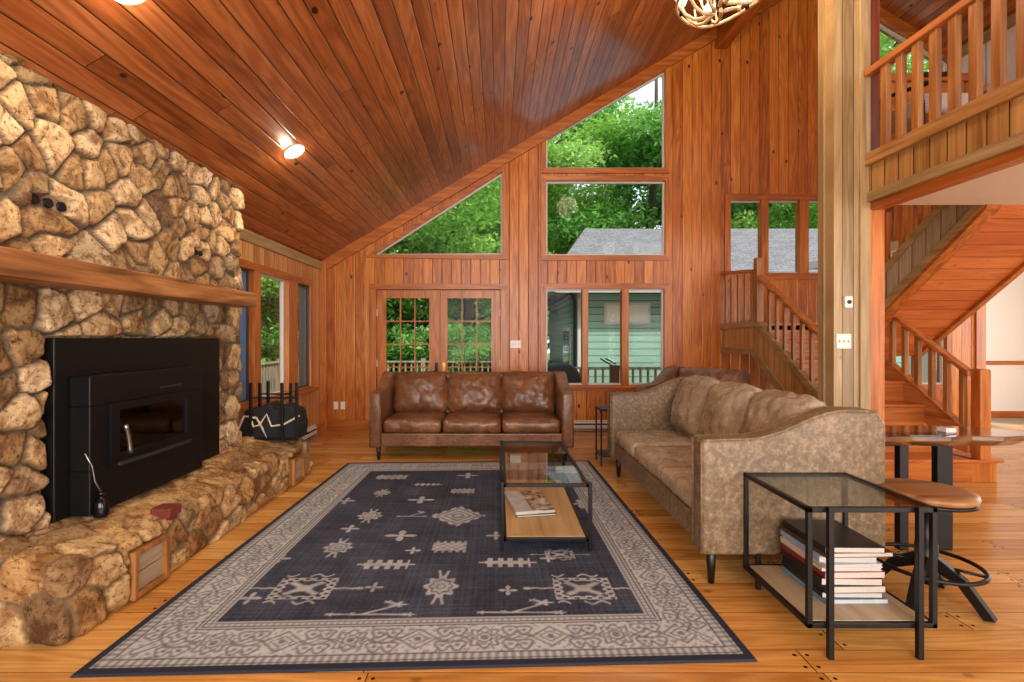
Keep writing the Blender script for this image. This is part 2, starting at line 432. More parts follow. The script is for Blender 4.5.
# ---- windows geometry on the far wall
tri = [P(374.7, 254.6), P(502.4, 254.6), P(502.4, 172.2)]
upz = [P(546, 168.5), P(665, 168.5), P(665, 71), P(546, 138.5)]
upz2 = [P(546, 255.4), P(665, 255.4), P(665, 181), P(546, 181)]
low3 = rect(*[P(546, 0)[0], P(664, 0)[0]], P(0, 385)[1], P(0, 289)[1])
door = rect(P(376.5, 0)[0], P(500.5, 0)[0], 0.0, P(0, 289.5)[1])
stw = rect(P(730, 0)[0], 5.35, P(0, 273.5)[1], P(0, 200)[1])
undw = rect(5.95, 6.74, 0.70, 1.95)
outer = [(XL - 0.15, -0.2), (7.3, -0.2), (7.3, ceil_z(7.3) + 0.1), (XR, ZR + 0.1), (XL - 0.15, ceil_z(XL - 0.15) + 0.1)]
# loft window under the right slope
lw = [P(905, 77), P(949, 77), P(949, 62), P(878, 20), P(862, 20 - 9), P(862, 77)]
holed('wall_far', outer, [tri, upz, upz2, low3, door, stw, undw, lw], 'y', YB, YB + 0.15, MREDWALL)
# left wall
LW = rect(4.80, 6.88, 0.72, 2.13)
holed('wall_left', [(YN - 0.15, -0.2), (YB + 0.0, -0.2), (YB + 0.0, ZE + 0.05), (YN - 0.15, ZE + 0.05)], [LW], 'x', XL - 0.15, XL, MLEFTWALL)
# rear wall behind the camera, with its windows
holed('wall_near', [(XL - 0.15, -0.2), (9.75, -0.2), (9.75, 2.6), (7.45, 2.6), (7.45, ceil_z(7.45) + 0.1), (XR, ZR + 0.1), (XL - 0.15, ceil_z(XL - 0.15) + 0.1)],
      [rect(-1.95, 2.65, 0.6, 3.8 - 0.0) if False else [(-1.95, 0.6), (2.65, 0.6), (2.65, 3.8), (-0.4, 3.8), (-1.95, 2.8)], rect(4.1, 8.3, 0.4, 2.3), rect(3.9, 6.5, 3.25, 4.95)], 'y', YN - 0.15, YN, MREDWALL)
# lower right room: white hall walls
struct(MB().box(9.6, 9.75, YN, 4.3, 0, 2.6).box(9.6, 9.75, 6.9, 8.75, 0, 2.6).box(9.6, 9.75, 4.3, 6.9, 0, 0.7).box(9.6, 9.75, 4.3, 6.9, 2.3, 2.6), 'wall_right', MWHITE)
struct(MB().box(7.3, 9.75, 8.6, 8.75, 0, 2.6).box(7.30, 7.42, YB + 0.15, 8.6, 0, 2.6), 'wall_hall', MWHITE)
struct(MB().box(7.18, 7.32, YB - 0.03, YB + 0.16, 0, 2.6), 'trim_1', MTRIM_Z)
struct(MB().box(7.32, 9.6, 8.575, 8.6, 0.93, 1.0), 'trim_2', MTRIM_X, bevel=0.006)
struct(MB().box(7.32, 9.6, 8.58, 8.6, 0, 0.12), 'baseboard_hall', MTRIM_X)
# loft slab: white underside, stairwell opening left free
SX = 5.42
struct(MB().box(2.92, 9.6, YN, 4.42, 2.6, 2.72).box(SX, 9.6, 4.42, 8.6, 2.6, 2.72), 'ceiling_hall', MWHITE)
struct(MB().box(2.92, 7.0, YN, 4.42, 2.72, 2.75).box(SX, 7.0, 4.42, YB, 2.72, 2.75), 'floor_loft', MFLOOR)
MLOFTW = plank_mat('pale_loft_boards', 'y', 'z', 0.24, [(0.2, srgb(206, 196, 184)), (0.5, srgb(226, 218, 206)), (0.8, srgb(238, 232, 222))], groove=0.05, knots=0.1, groove_col=0.2)
struct(MB().box(6.85, 7.0, YN, YB, 2.75, ceil_z(6.85) + 0.05), 'wall_loft', MLOFTW)
struct(MB().box(6.80, 6.85, YN, YB, ceil_z(6.85) - 0.14, ceil_z(6.85) + 0.0), 'trim_3', MTAN_X)

# ---- trims on the far wall
def ring(outer, inner, name, y0, y1, mat, parent=None): return holed(name, outer, [inner], 'y', y0, y1, mat, parent)
def grow(poly, d):
    cx = sum(p[0] for p in poly) / len(poly); cz = sum(p[1] for p in poly) / len(poly); n = len(poly)
    ar = sum(poly[i][0] * poly[(i + 1) % n][1] - poly[(i + 1) % n][0] * poly[i][1] for i in range(n)); s = 1 if ar > 0 else -1
    out = []
    for i in range(n):
        p0, p1, p2 = Vector(poly[i - 1]), Vector(poly[i]), Vector(poly[(i + 1) % n])
        e1 = (p1 - p0).normalized(); e2 = (p2 - p1).normalized()
        n1 = Vector((e1.y, -e1.x)) * s; n2 = Vector((e2.y, -e2.x)) * s
        m = (n1 + n2); k = d / max(0.25, (1 + n1.dot(n2)))
        out.append(tuple(p1 + m * k))
    return out
def casing_mesh(name, poly, cw, axis, a, b, mats, parent=None, open_bottom=False):
    """mitred casing boards around an opening, grain along each board"""
    out = grow(poly, cw); n = len(poly); m = MB(); idx = []
    for i in range(n):
        p0, p1, q1, q0 = poly[i], poly[(i + 1) % n], out[(i + 1) % n], out[i]
        k = len(m.f); m.prism([p0, p1, q1, q0], axis, a, b)
        up_ = abs(p1[1] - p0[1]) > 1.5 * abs(p1[0] - p0[0])
        idx += [1 if up_ else 0] * (len(m.f) - k)
    o = m.build(name, mats[0], parent); o.data.materials.append(mats[1])
    o.data.polygons.foreach_set('material_index', idx)
    if parent is None: o['kind'] = 'structure'
    return o
def window(num, poly, casing, panes, mull=(), mat=MTRIM_X, white_edge=False):
    w = casing_mesh('window_%d' % num, poly, casing, 'y', YB - 0.028, YB, (MTRIM_X, MTRIM_Z))
    ring(grow(poly, 0.001), grow(poly, -0.025), 'sash', YB + 0.035, YB + 0.075, MHEATER if white_edge else mat, w)
    for i, p in enumerate(panes):
        holed('pane', p, [], 'y', YB + 0.055, YB + 0.061, MGLASS, w)
    for (x0, x1, z0, z1) in mull:
        MB().box(x0, x1, YB - 0.024, YB + 0.1, z0, z1).build('mullion', MTRIM_Z if (z1 - z0) > (x1 - x0) else MTRIM_X, w, 0.004)
    return w
window(1, tri, 0.075, [tri], white_edge=True)
window(2, upz, 0.075, [upz], white_edge=True)
window(3, upz2, 0.075, [upz2], white_edge=True)
a, b = P(582, 0)[0], P(588, 0)[0]; c, d = P(621.5, 0)[0], P(628.5, 0)[0]; z0, z1 = low3[0][1], low3[2][1]
window(4, low3, 0.085, [rect(low3[0][0], a, z0, z1), rect(b, c, z0, z1), rect(d, low3[1][0], z0, z1)], [(a, b, z0, z1), (c, d, z0, z1)], white_edge=True)
a, b = P(761, 0)[0], P(768, 0)[0]; c, d = P(799, 0)[0], P(808, 0)[0]; z0, z1 = stw[0][1], stw[2][1]
window(5, stw, 0.085, [rect(stw[0][0], a, z0, z1), rect(b, c, z0, z1), rect(d, stw[1][0], z0, z1)], [(a, b, z0, z1), (c, d, z0, z1)], white_edge=True)
window(6, undw, 0.08, [undw], [(6.30, 6.36, 0.70, 1.95)], white_edge=True)
window(7, lw, 0.07, [lw], white_edge=True)
struct(MB().box(low3[0][0] - 0.1, low3[1][0] + 0.1, YB - 0.07, YB - 0.028, low3[0][1] - 0.05, low3[0][1] - 0.012), 'trim_4', MTRIM_X, bevel=0.006)
# sloping ceiling trim along the far wall, posts between windows, baseboards
def slope_trim(x0, x1, t0, t1, y0, y1, name):
    struct(MB().prism([(x0, ceil_z(x0) - t1), (x1, ceil_z(x1) - t1), (x1, ceil_z(x1) - t0), (x0, ceil_z(x0) - t0)], 'y', y0, y1), name, MTRIM_X)
slope_trim(XL, XR, 0.0, 0.17, YB - 0.05, YB, 'trim_5')
slope_trim(XR, 6.84, 0.0, 0.17, YB - 0.05, YB, 'trim_6')
struct(MB().box(XL, P(369, 0)[0], YB - 0.02, YB, 0, 0.17).box(P(509, 0)[0], 3.36, YB - 0.02, YB, 0, 0.14), 'baseboard_far', MTRIM_X, bevel=0.004)
struct(MB().box(XL, XL + 0.025, 4.5, YB, ZE - 0.13, ZE - 0.02), 'trim_7', MTAN_X, bevel=0.004)
struct(MB().box(XL, XL + 0.02, 5.15, YB, 0, 0.13), 'baseboard_left', MTRIM_Y, bevel=0.004)
struct(MB().box(XL, XL + 0.09, YB - 0.09, YB, 0, ZE - 0.02), 'trim_8', MTRIM_Z, bevel=0.004)

# left wall window (three lights)
w8 = casing_mesh('window_8', LW, 0.08, 'x', XL, XL + 0.028, (MTRIM_Y, MTRIM_Z))
MBRONZE = plain('bronze_sash', srgb(70, 62, 56), 0.4, noise_amt=0.05)
for y0, y1 in ((5.28, 5.43), (6.155, 6.43)):
    MB().box(XL - 0.1, XL + 0.024, y0, y1, 0.72, 2.13).build('mullion', MTRIM_Z, w8, 0.004)
for i, (y0, y1) in enumerate(((4.80, 5.28), (5.43, 6.155), (6.43, 6.88))):
    r_ = rect(y0, y1, 0.72, 2.13)
    holed('sash', grow(r_, 0.001), [grow(r_, -0.022)], 'x', XL - 0.075, XL - 0.035, MHEATER if i == 1 else MBRONZE, w8)
    gm = MGLASS
    if i == 0:
        gm = plain('blue_casement_pane', srgb(88, 128, 176), 0.35, noise_amt=0.08, nscale=3)  # opaque blue colour over the whole pane in place of clear glass
    holed('pane', r_, [], 'x', XL - 0.06, XL - 0.054, gm, w8)
MB().box(XL, XL + 0.10, 4.72, 6.98, 0.665, 0.70).build('window_sill', MTRIM_Y, w8, 0.006)

# ---- French doors
dx0, dx1 = door[0][0], door[1][0]; zt = door[2][1]
dcas = [(dx0 - 0.105, 0), (dx1 + 0.105, 0), (dx1 + 0.105, zt + 0.085), (dx0 - 0.105, zt + 0.085)]
struct(MB().box(dx0 - 0.105, dx0, YB - 0.03, YB, 0, zt).box(dx1, dx1 + 0.105, YB - 0.03, YB, 0, zt), 'trim_9', MTRIM_Z, bevel=0.003)
struct(MB().box(dx0 - 0.105, dx1 + 0.105, YB - 0.032, YB, zt, zt + 0.085), 'trim_18', MTRIM_X, bevel=0.003)
def french_door(num, x0, x1, handle_side):
    gx = (P(385.7, 0)[0], P(429, 0)[0]) if handle_side > 0 else (P(447.3, 0)[0], P(491.3, 0)[0])
    gz0, gz1 = 0.26, P(0, 298)[1]
    dob = holed('door_%d' % num, rect(x0, x1, 0.01, zt - 0.01), [rect(gx[0], gx[1], gz0, gz1)], 'y', YB + 0.02, YB + 0.065, MTRIM_Z)
    holed('pane', rect(gx[0], gx[1], gz0, gz1), [], 'y', YB + 0.04, YB + 0.045, MGLASS, dob)
    g = MB()
    for i in (1, 2):
        x = gx[0] + (gx[1] - gx[0]) * i / 3; g.box(x - 0.009, x + 0.009, YB + 0.025, YB + 0.06, gz0, gz1)
    for i in range(1, 5):
        z = gz1 - (gz1 - gz0) * i / 5; g.box(gx[0], gx[1], YB + 0.026, YB + 0.059, z - 0.009, z + 0.009)
    g.build('muntin_grid', MTRIM_Z, dob)
    hx = x1 - 0.055 if handle_side > 0 else x0 + 0.055
    h = MB(); h.box(hx - 0.022, hx + 0.022, YB + 0.008, YB + 0.02, 0.86, 1.03)
    h.tube([(hx, YB + 0.01, 0.90), (hx, YB - 0.04, 0.90), (hx - handle_side * 0.1, YB - 0.045, 0.895)], 0.009)
    h.build('handle', MBRASS if handle_side < 0 else MBLACK, dob)
    hxx = x0 if handle_side > 0 else x1
    for z in (0.3, 1.02, 1.78):
        MB().box(hxx - 0.012, hxx + 0.012, YB - 0.004, YB + 0.02, z - 0.05, z + 0.05).build('hinge', MHEATER, dob)
    return dob
mid = P(440, 0)[0]
french_door(1, dx0 + 0.004, mid - 0.003, 1); french_door(2, mid + 0.003, dx1 - 0.004, -1)

# purlin beam under the ceiling
bx0, bx1 = 3.27, 3.44
mb = MB(); mb.prism([(bx0, 5.75), (bx1, 5.75), (bx1, ceil_z(bx1)), (bx0, ceil_z(bx0))], 'y', YN, YB)
struct(mb, 'trim_10', MTRIM_Y)

# ---- column and header of the loft opening
cy = 3.83
struct(MB().box(2.625, 2.88, cy, cy + 0.16, 0, ceil_z(2.88)), 'wall_column', MCOL)
struct(MB().box(2.612, 2.64, cy + 0.10, cy + 0.175, 0, ceil_z(2.6)), 'trim_11', MTAN_Z, bevel=0.004)
struct(MB().box(2.82, 2.90, cy - 0.02, cy + 0.02, 0, ceil_z(2.85)), 'trim_12', MTAN_Z, bevel=0.004)
struct(MB().box(2.90, 3.02, cy - 0.005, cy + 0.15, 0, 2.46), 'trim_13', MTRIM_Z, bevel=0.004)
struct(MB().box(2.88, 3.01, cy + 0.03, cy + 0.16, 2.46, ceil_z(2.9)), 'trim_14', wood_mat('dark_red_post_wood', [(0.3, srgb(96, 38, 16)), (0.55, srgb(134, 60, 28)), (0.8, srgb(160, 80, 40))], 'z', 0.4, knots=0.5), bevel=0.004)
struct(MB().box(2.885, 2.92, YN, cy - 0.02, 2.53, 2.74), 'wall_loft_fascia', MBALC)
struct(MB().box(2.85, 2.93, YN, cy + 0.02, 2.735, 2.83), 'trim_15', wood_mat('oak_cap', [(0.3, srgb(138, 94, 50)), (0.55, srgb(172, 128, 76)), (0.8, srgb(192, 152, 102))], 'y', 0.4), bevel=0.006)
struct(MB().box(2.865, 2.93, YN, cy + 0.02, 2.455, 2.53), 'trim_16', MTAN_X, bevel=0.006)
struct(MB().box(2.90, 3.00, YN, cy, 2.40, 2.60), 'trim_17', MTRIM_Y)

# ------------------------------------------------------------------ stonework
def fbm(P_, s, seed=0, oct=3):
    out = np.zeros(len(P_)); amp = 1.0
    for o in range(oct):
        f = s * 2 ** o
        rng = np.random.RandomState(seed + o * 7)
        acc = np.zeros(len(P_))
        for k in range(5):
            d = rng.normal(size=3); d /= np.linalg.norm(d); ph = rng.rand() * 6.28; ff = f * (0.7 + 0.6 * rng.rand())
            acc += np.sin(P_ @ d * ff * 6.28 + ph + 1.7 * np.sin(P_ @ np.roll(d, 1) * ff * 4.1 + ph * 2))
        out += acc / 5 * amp; amp *= 0.5
    return out
def box_grid(lo, hi, res, skip=()):
    """surface of a box as a welded fine grid"""
    bm = bmesh.new(); lo = np.array(lo); hi = np.array(hi)
    V = []; F = []
    for ax in range(3):
        for side in (0, 1):
            if (ax, side) in skip: continue
            u, v = [(1, 2), (2, 0), (0, 1)][ax]
            nu = max(2, int(round((hi[u] - lo[u]) / res))); nv = max(2, int(round((hi[v] - lo[v]) / res)))
            gu = np.linspace(lo[u], hi[u], nu + 1); gv = np.linspace(lo[v], hi[v], nv + 1)
            A, B = np.meshgrid(gu, gv, indexing='ij')
            p = np.zeros((nu + 1, nv + 1, 3)); p[..., u] = A; p[..., v] = B; p[..., ax] = hi[ax] if side else lo[ax]
            base = sum(len(x) for x in V); V.append(p.reshape(-1, 3))
            idx = base + np.arange((nu + 1) * (nv + 1)).reshape(nu + 1, nv + 1)
            q = np.stack([idx[:-1, :-1], idx[1:, :-1], idx[1:, 1:], idx[:-1, 1:]], -1).reshape(-1, 4)
            if not side: q = q[:, ::-1]
            F.append(q)
    V = np.concatenate(V); F = np.concatenate(F)
    key = np.round(V * 2000).astype(np.int64)
    _, first, inv = np.unique(key, axis=0, return_index=True, return_inverse=True)
    inv = inv.ravel()
    return V[first], inv[F]
def np_mesh(name, V, F, mat, smooth=True):
    me = bpy.data.meshes.new(name); me.vertices.add(len(V)); me.vertices.foreach_set('co', V.astype(np.float32).ravel())
    k = F.shape[1]
    me.loops.add(F.size); me.loops.foreach_set('vertex_index', F.astype(np.int32).ravel())
    me.polygons.add(len(F)); me.polygons.foreach_set('loop_start', (np.arange(len(F)) * k).astype(np.int32))
    me.polygons.foreach_set('loop_total', np.full(len(F), k, np.int32))
    me.polygons.foreach_set('use_smooth', np.full(len(F), smooth))
    me.update(calc_edges=True); me.validate(); me.materials.append(mat)
    return me
def color_attr(me, name, rgb):
    at = me.color_attributes.new(name, 'FLOAT_COLOR', 'POINT')
    c = np.ones((len(rgb), 4), np.float32); c[:, :3] = rgb
    at.data.foreach_set('color', c.ravel())
def stonework(name, lo, hi, res, size, mat, seed, depth=0.05, r=0.06, skip=(), flat=(), tilt=None, gap=0.018, topscale=1.0):
    V, F = box_grid(lo, hi, res, skip)
    lo = np.array(lo, float); hi = np.array(hi, float)
    q = np.clip(V, lo + r, hi - r); d = V - q; L = np.linalg.norm(d, axis=1, keepdims=True); n = d / np.maximum(L, 1e-9)
    P0 = q + n * r
    rng = np.random.RandomState(seed)
    # seeds near the surface, blue-noise like
    cand = P0[rng.permutation(len(P0))[:9000]]
    S = []
    for c in cand:
        mn = size * (0.42 + 0.75 * rng.rand())
        if not S or np.min(np.linalg.norm((np.array(S) - c), axis=1)) > mn: S.append(c)
    S = np.array(S); K = len(S)
    A = []
    for i in range(K):
        ax = rng.normal(size=3); ax[2] *= 0.45; ax /= np.linalg.norm(ax); st = 0.55 + 0.45 * rng.rand()
        A.append(np.eye(3) - (1 - st) * np.outer(ax, ax))
    Wp = P0 + 0.012 * np.stack([fbm(P0, 3.0, seed + k, 3) for k in range(3)], 1) + 0.004 * np.stack([fbm(P0, 14.0, seed + 20 + k, 2) for k in range(3)], 1)
    f1 = np.full(len(V), 9.0); f2 = np.full(len(V), 9.0); id1 = np.zeros(len(V), int)
    for i in range(K):
        dd = Wp - S[i]; m = np.einsum('ij,ij->i', dd, dd) < (size * 3.2) ** 2
        if not m.any(): continue
        e = np.linalg.norm(dd[m] @ A[i].T, axis=1)
        a1 = f1[m]; a2 = f2[m]; ii = id1[m]
        c1 = e < a1
        a2 = np.where(c1, a1, np.minimum(a2, e)); ii = np.where(c1, i, ii); a1 = np.where(c1, e, a1)
        f1[m] = a1; f2[m] = a2; id1[m] = ii
    g = (f2 - f1) * 0.5
    mask = np.clip((g - gap * 0.25) / (gap * 0.4), 0, 1); mask = mask * mask * (3 - 2 * mask)
    lift = np.clip((g - gap * 0.15) / 0.02, 0, 1); lift = np.sqrt(1 - (1 - lift) ** 2)
    base = rng.rand(K); r2 = rng.rand(K); tl = rng.normal(size=(K, 3)) * 0.11
    tiltv = np.einsum('ij,ij->i', P0 - S[id1], tl[id1])
    h = lift * (0.5 + 0.4 * base[id1]) + lift * np.clip(tiltv / depth * 1.2, -0.45, 0.5)
    # fractured facets
    h += lift * 0.16 * fbm(P0, 4.5, seed + 50, 3) + 0.05 * fbm(P0, 18, seed + 60, 2)
    h = h * depth
    if topscale != 1.0: mask = np.where(n[:, 2] > 0.75, np.maximum(mask, 0.72), mask)
    for (a0, a1) in flat:
        inside = np.all((P0 >= np.array(a0)) & (P0 <= np.array(a1)), axis=1); h[inside] = np.minimum(h[inside], 0.0) - 0.012
    if topscale != 1.0: h = h * np.where(n[:, 2] > 0.75, topscale, 1.0)
    N = P0 + n * h[:, None]
    if tilt: N[:, 2] += tilt(N)
    N[:, 2] = np.minimum(N[:, 2], ZE + SL * (N[:, 0] - XL) - 0.004)
    N[:, 0] = np.maximum(N[:, 0], XL + 0.002)
    me = np_mesh(name, N, F, mat)
    color_attr(me, 'stone', np.stack([base[id1], mask, r2[id1]], 1))
    o = bpy.data.objects.new(name, me); COL.objects.link(o)
    return o
MSTONE = stone_mat('field_stone', [(0.2, srgb(146, 112, 74)), (0.42, srgb(202, 166, 116)), (0.6, srgb(222, 190, 142)), (0.8, srgb(236, 210, 168))], srgb(120, 104, 84))
MHEARTH = stone_mat('hearth_stone', [(0.2, srgb(150, 108, 66)), (0.42, srgb(192, 148, 92)), (0.6, srgb(212, 172, 116)), (0.8, srgb(226, 194, 142))], srgb(150, 124, 88))
PANEL = (-2.2, 2.50, 0.3), (-2.4, 4.08, 1.43)
ch = stonework('stone_chimney', (-2.645, 0.9, 0.2), (-2.36, 4.46, 2.90), 0.0115, 0.27, MSTONE, 5, depth=0.055, r=0.05, skip=((0, 0), (2, 0), (2, 1)),
               flat=[((-2.5, 2.52, 0.2), (-2.2, 4.07, 1.41)), ((-2.5, 2.45, 2.07), (-2.2, 2.70, 2.15)), ((-2.5, 3.74, 2.04), (-2.2, 3.93, 2.10))])
tag(ch, 'tan field-stone chimney breast rising from hearth to sloped wood ceiling', 'chimney')
he = stonework('stone_hearth', (-2.645, 2.24, 0.002), (-1.97, 5.10, 0.335), 0.0115, 0.27, MHEARTH, 11, depth=0.045, r=0.045, skip=((0, 0), (2, 0)),
               flat=[((-2.1, 2.58, 0.02), (-1.9, 2.85, 0.27)), ((-2.1, 4.58, 0.02), (-1.9, 4.86, 0.27))], tilt=lambda N: np.clip((-1.97 - N[:, 0]) * 0.26, 0, 0.10) * np.clip((N[:, 2]) / 0.3, 0, 1), topscale=0.42)
tag(he, 'long raised rough stone hearth bench in front of the fireplace', 'hearth')
# vents in the hearth face
def hearth_vent(y0, y1, z0, z1, label):
    e = empty('hearth_vent', (-1.945, (y0 + y1) / 2, z0), 0, label, 'vent')
    w = (y1 - y0) / 2; h = z1 - z0
    m = MB(); t = 0.028
    m.box(-0.02, 0.035, -w, -w + t, 0, h).box(-0.02, 0.035, w - t, w, 0, h).box(-0.02, 0.035, -w + t, w - t, 0, t).box(-0.02, 0.035, -w + t, w - t, h - t, h)
    m.build('frame', MOAK_Z, e, 0.003)
    MB().box(-0.02, 0.012, -w + t, w - t, t, h / 2 - 0.003).box(-0.02, 0.012, -w + t, w - t, h / 2 + 0.003, h - t).build('slat_panel', MSHELF2, e, 0.002)
hearth_vent(2.58, 2.85, 0.015, 0.265, 'wood-framed vent in the hearth face nearest the camera, wide')
hearth_vent(4.60, 4.85, 0.012, 0.255, 'narrow wood-framed vent at the far end of the hearth face')
bk = MB().box(-0.06, 0.06, -0.055, 0.055, 0, 0.055).box(-0.055, 0.04, -0.045, 0.045, -0.03, 0).build('brick', plain('red_brick', srgb(112, 48, 34), 0.8, noise_amt=0.25, nscale=30, bump=0.5), None, 0.006, loc=(-1.985, 2.93, 0.34))
tag(bk, 'dark red brick set into the top edge of the stone hearth', 'brick')
# round vent pipes in the chimney
def vent_holes(y, z, n, sp, r, label):
    e = empty('chimney_vent', (-2.362, y, z), 0, label, 'vent')
    for i in range(n):
        m = MB(); yy = (i - (n - 1) / 2) * sp
        m.tube([(-0.06, yy, 0), (0.004, yy, 0)], r, 16); m.build('pipe', MBLACK, e)
        m = MB(); m.tube([(0.0, yy, 0), (0.0055, yy, 0)], r * 0.85, 16); m.build('bore', MVOID, e)
vent_holes(2.575, 2.11, 3, 0.078, 0.026, 'row of three black vent pipes in the chimney above the mantel left')
vent_holes(3.835, 2.07, 3, 0.06, 0.021, 'three small square-set vent holes in the chimney above the mantel right')
# mantel
mt = MB().box(-2.38, -2.10, 1.2, 4.27, 1.665, 1.79).build('mantel_shelf', MMANTEL, None, 0.006)
tag(mt, 'thick oak mantel beam fixed across the stone chimney', 'mantel')

# fireplace insert
fi = empty('fireplace_insert', (-2.31, 3.3, 0.44), 0, 'black steel fireplace insert with glass door set in the stone chimney', 'fireplace')
def wl_(x, y, z): return (x + 2.31, y - 3.3, z - 0.44)
def wbox(m, x0, x1, y0, y1, z0, z1): a = wl_(x0, y0, z0); b = wl_(x1, y1, z1); return m.box(a[0], b[0], a[1], b[1], a[2], b[2])
wbox(MB(), -2.40, -2.30, 2.54, 4.05, 0.44, 1.40).build('surround_panel', MBLACKM, fi, 0.006)
m = MB(); wbox(m, -2.30, -2.19, 2.63, 3.63, 0.44, 0.68); wbox(m, -2.30, -2.19, 2.63, 3.63, 1.03, 1.19); wbox(m, -2.30, -2.19, 2.63, 2.76, 0.68, 1.03); wbox(m, -2.30, -2.19, 3.49, 3.63, 0.68, 1.03); wbox(m, -2.30, -2.19, 2.63, 3.63, 1.185, 1.195)
m.build('firebox', MBLACKM, fi, 0.008)
holed_door = holed('door', rect(2.76 - 3.3, 3.49 - 3.3, 0.68 - 0.44, 1.03 - 0.44), [rect(2.82 - 3.3, 3.43 - 3.3, 0.735 - 0.44, 0.985 - 0.44)], 'x', 0.10, 0.135, MBLACK, fi)
holed('door_glass', rect(2.82 - 3.3, 3.43 - 3.3, 0.735 - 0.44, 0.985 - 0.44), [], 'x', 0.112, 0.118, MFIREGLASS, holed_door)
m = MB(); wbox(m, -2.305, -2.30, 2.78, 3.47, 0.69, 1.02); m.build('firebrick_back', plain('firebrick', srgb(92, 60, 42), 0.9, noise_amt=0.5, nscale=6), fi)
m = MB(); pts = [wl_(-2.15, 2.83 + 0.035 * math.sin(t_ * 1.57), 0.90 - 0.17 * t_) for t_ in [k / 8 for k in range(9)]]
m.tube(pts, 0.012, 8); m.build('door_handle', plain('steel_handle', srgb(150, 150, 150), 0.25, 0.9, noise_amt=0.1), holed_door)
m = MB(); wbox(m, -2.172, -2.150, 2.80, 3.44, 0.672, 0.69); m.build('ash_lip', plain('worn_steel', srgb(90, 88, 86), 0.35, 0.8, noise_amt=0.2), fi)
m = MB()
for k in range(7): wbox(m, -2.192, -2.186, 3.18 + k * 0.032, 3.20 + k * 0.032, 1.075, 1.085)
m.build('air_slot', plain('slot_grey', srgb(70, 72, 74), 0.4, 0.6, noise_amt=0.1), fi)
# lamp-like bottle & cord on hearth
fb = empty('lighter_bottle', (-2.17, 2.68, 0.425), 0, 'small shiny black canister on the hearth beside the firebox', 'canister')
MB().lathe([(0.034, 0), (0.036, 0.01), (0.036, 0.075), (0.028, 0.09), (0.012, 0.10), (0.012, 0.115), (0.018, 0.118), (0.018, 0.135)], 20).build('body', plain('glossy_black', srgb(14, 15, 20), 0.12, 0.2, noise_amt=0.1), fb)
MB().tube([(0, 0, 0.13), (-0.01, -0.03, 0.20), (-0.02, -0.035, 0.28), (-0.03, -0.07, 0.36)], 0.0035, 6).build('wire', plain('silver_wire', srgb(170, 168, 165), 0.3, 0.8, noise_amt=0.1), fb)

# log carrier bag and rack on far end of hearth
lc = empty('log_carrier_bag', (-2.2, 4.84, 0.42), 0, 'black canvas firewood bag with cream piping at the far end of the hearth', 'bag')
m = MB(); pr = [(-0.27, 0), (0.27, 0), (0.29, 0.14), (0.26, 0.28), (0.12, 0.34), (0.04, 0.29), (-0.02, 0.36), (-0.12, 0.30), (-0.25, 0.28), (-0.30, 0.12)]
m.prism(pr, 'y', -0.11, 0.11); m.build('body', MBAGBLACK, lc, 0.02, 3)
m = MB(); m.tube([(-0.27, -0.125, 0.01), (-0.30, -0.125, 0.10), (-0.24, -0.125, 0.23), (-0.12, -0.13, 0.21), (-0.07, -0.13, 0.12), (-0.02, -0.125, 0.01), (-0.27, -0.125, 0.01)], 0.010, 6)
m.tube([(-0.19, -0.13, 0.24), (-0.14, -0.15, 0.13), (-0.08, -0.15, 0.15), (-0.02, -0.14, 0.25), (0.02, -0.125, 0.13), (0.14, -0.125, 0.15), (0.25, -0.12, 0.21), (0.28, -0.1, 0.23)], 0.010, 6)
m.build('piping', MCREAM, lc)
rk = empty('firewood_rack', (-2.2, 4.84, 0.42), 0, 'black metal log rack with six square uprights around the canvas bag', 'log rack')
for i, (x, y, h) in enumerate(((-0.17, -0.145, 0.55), (-0.235, 0.17, 0.52), (-0.15, 0.17, 0.54), (0.13, -0.145, 0.55), (0.08, 0.17, 0.52), (0.27, -0.145, 0.555))):
    MB().box(x - 0.013, x + 0.013, y - 0.013, y + 0.013, 0.0, h).build('upright', MBLACK, rk, 0.003)
for b_ in ((-0.17, 0.27, -0.156, -0.14, 0.40, 0.415), (-0.235, 0.08, 0.165, 0.18, 0.40, 0.415), (-0.26, 0.27, -0.15, -0.13, 0.0, 0.02), (-0.26, 0.27, 0.16, 0.18, 0.0, 0.02)):
    MB().box(*b_).build('rail', MBLACK, rk)

# baseboard heaters
def heater(name_lab, loc, rz, L):
    e = empty('baseboard_heater', loc, rz, name_lab, 'heater')
    MB().prism([(0, 0.02), (-0.055, 0.02), (-0.06, 0.05), (-0.06, 0.135), (-0.035, 0.17), (0, 0.17)], 'x', -L / 2, L / 2).build('casing', MHEATER, e, 0.004)
    MB().box(-L / 2 + 0.03, L / 2 - 0.03, -0.064, -0.058, 0.105, 0.125).box(-L / 2 + 0.03, L / 2 - 0.03, -0.064, -0.058, 0.035, 0.05).build('slot', MVOID, e)
# prism along x takes (y,z)
heater('white electric baseboard heater under the triple window behind the sofas', (1.75, YB - 0.02, 0), 0, 1.35)
heater('cream baseboard heater low on the left wall beside the hearth', (XL + 0.025, 6.1, 0), R(90), 1.7)

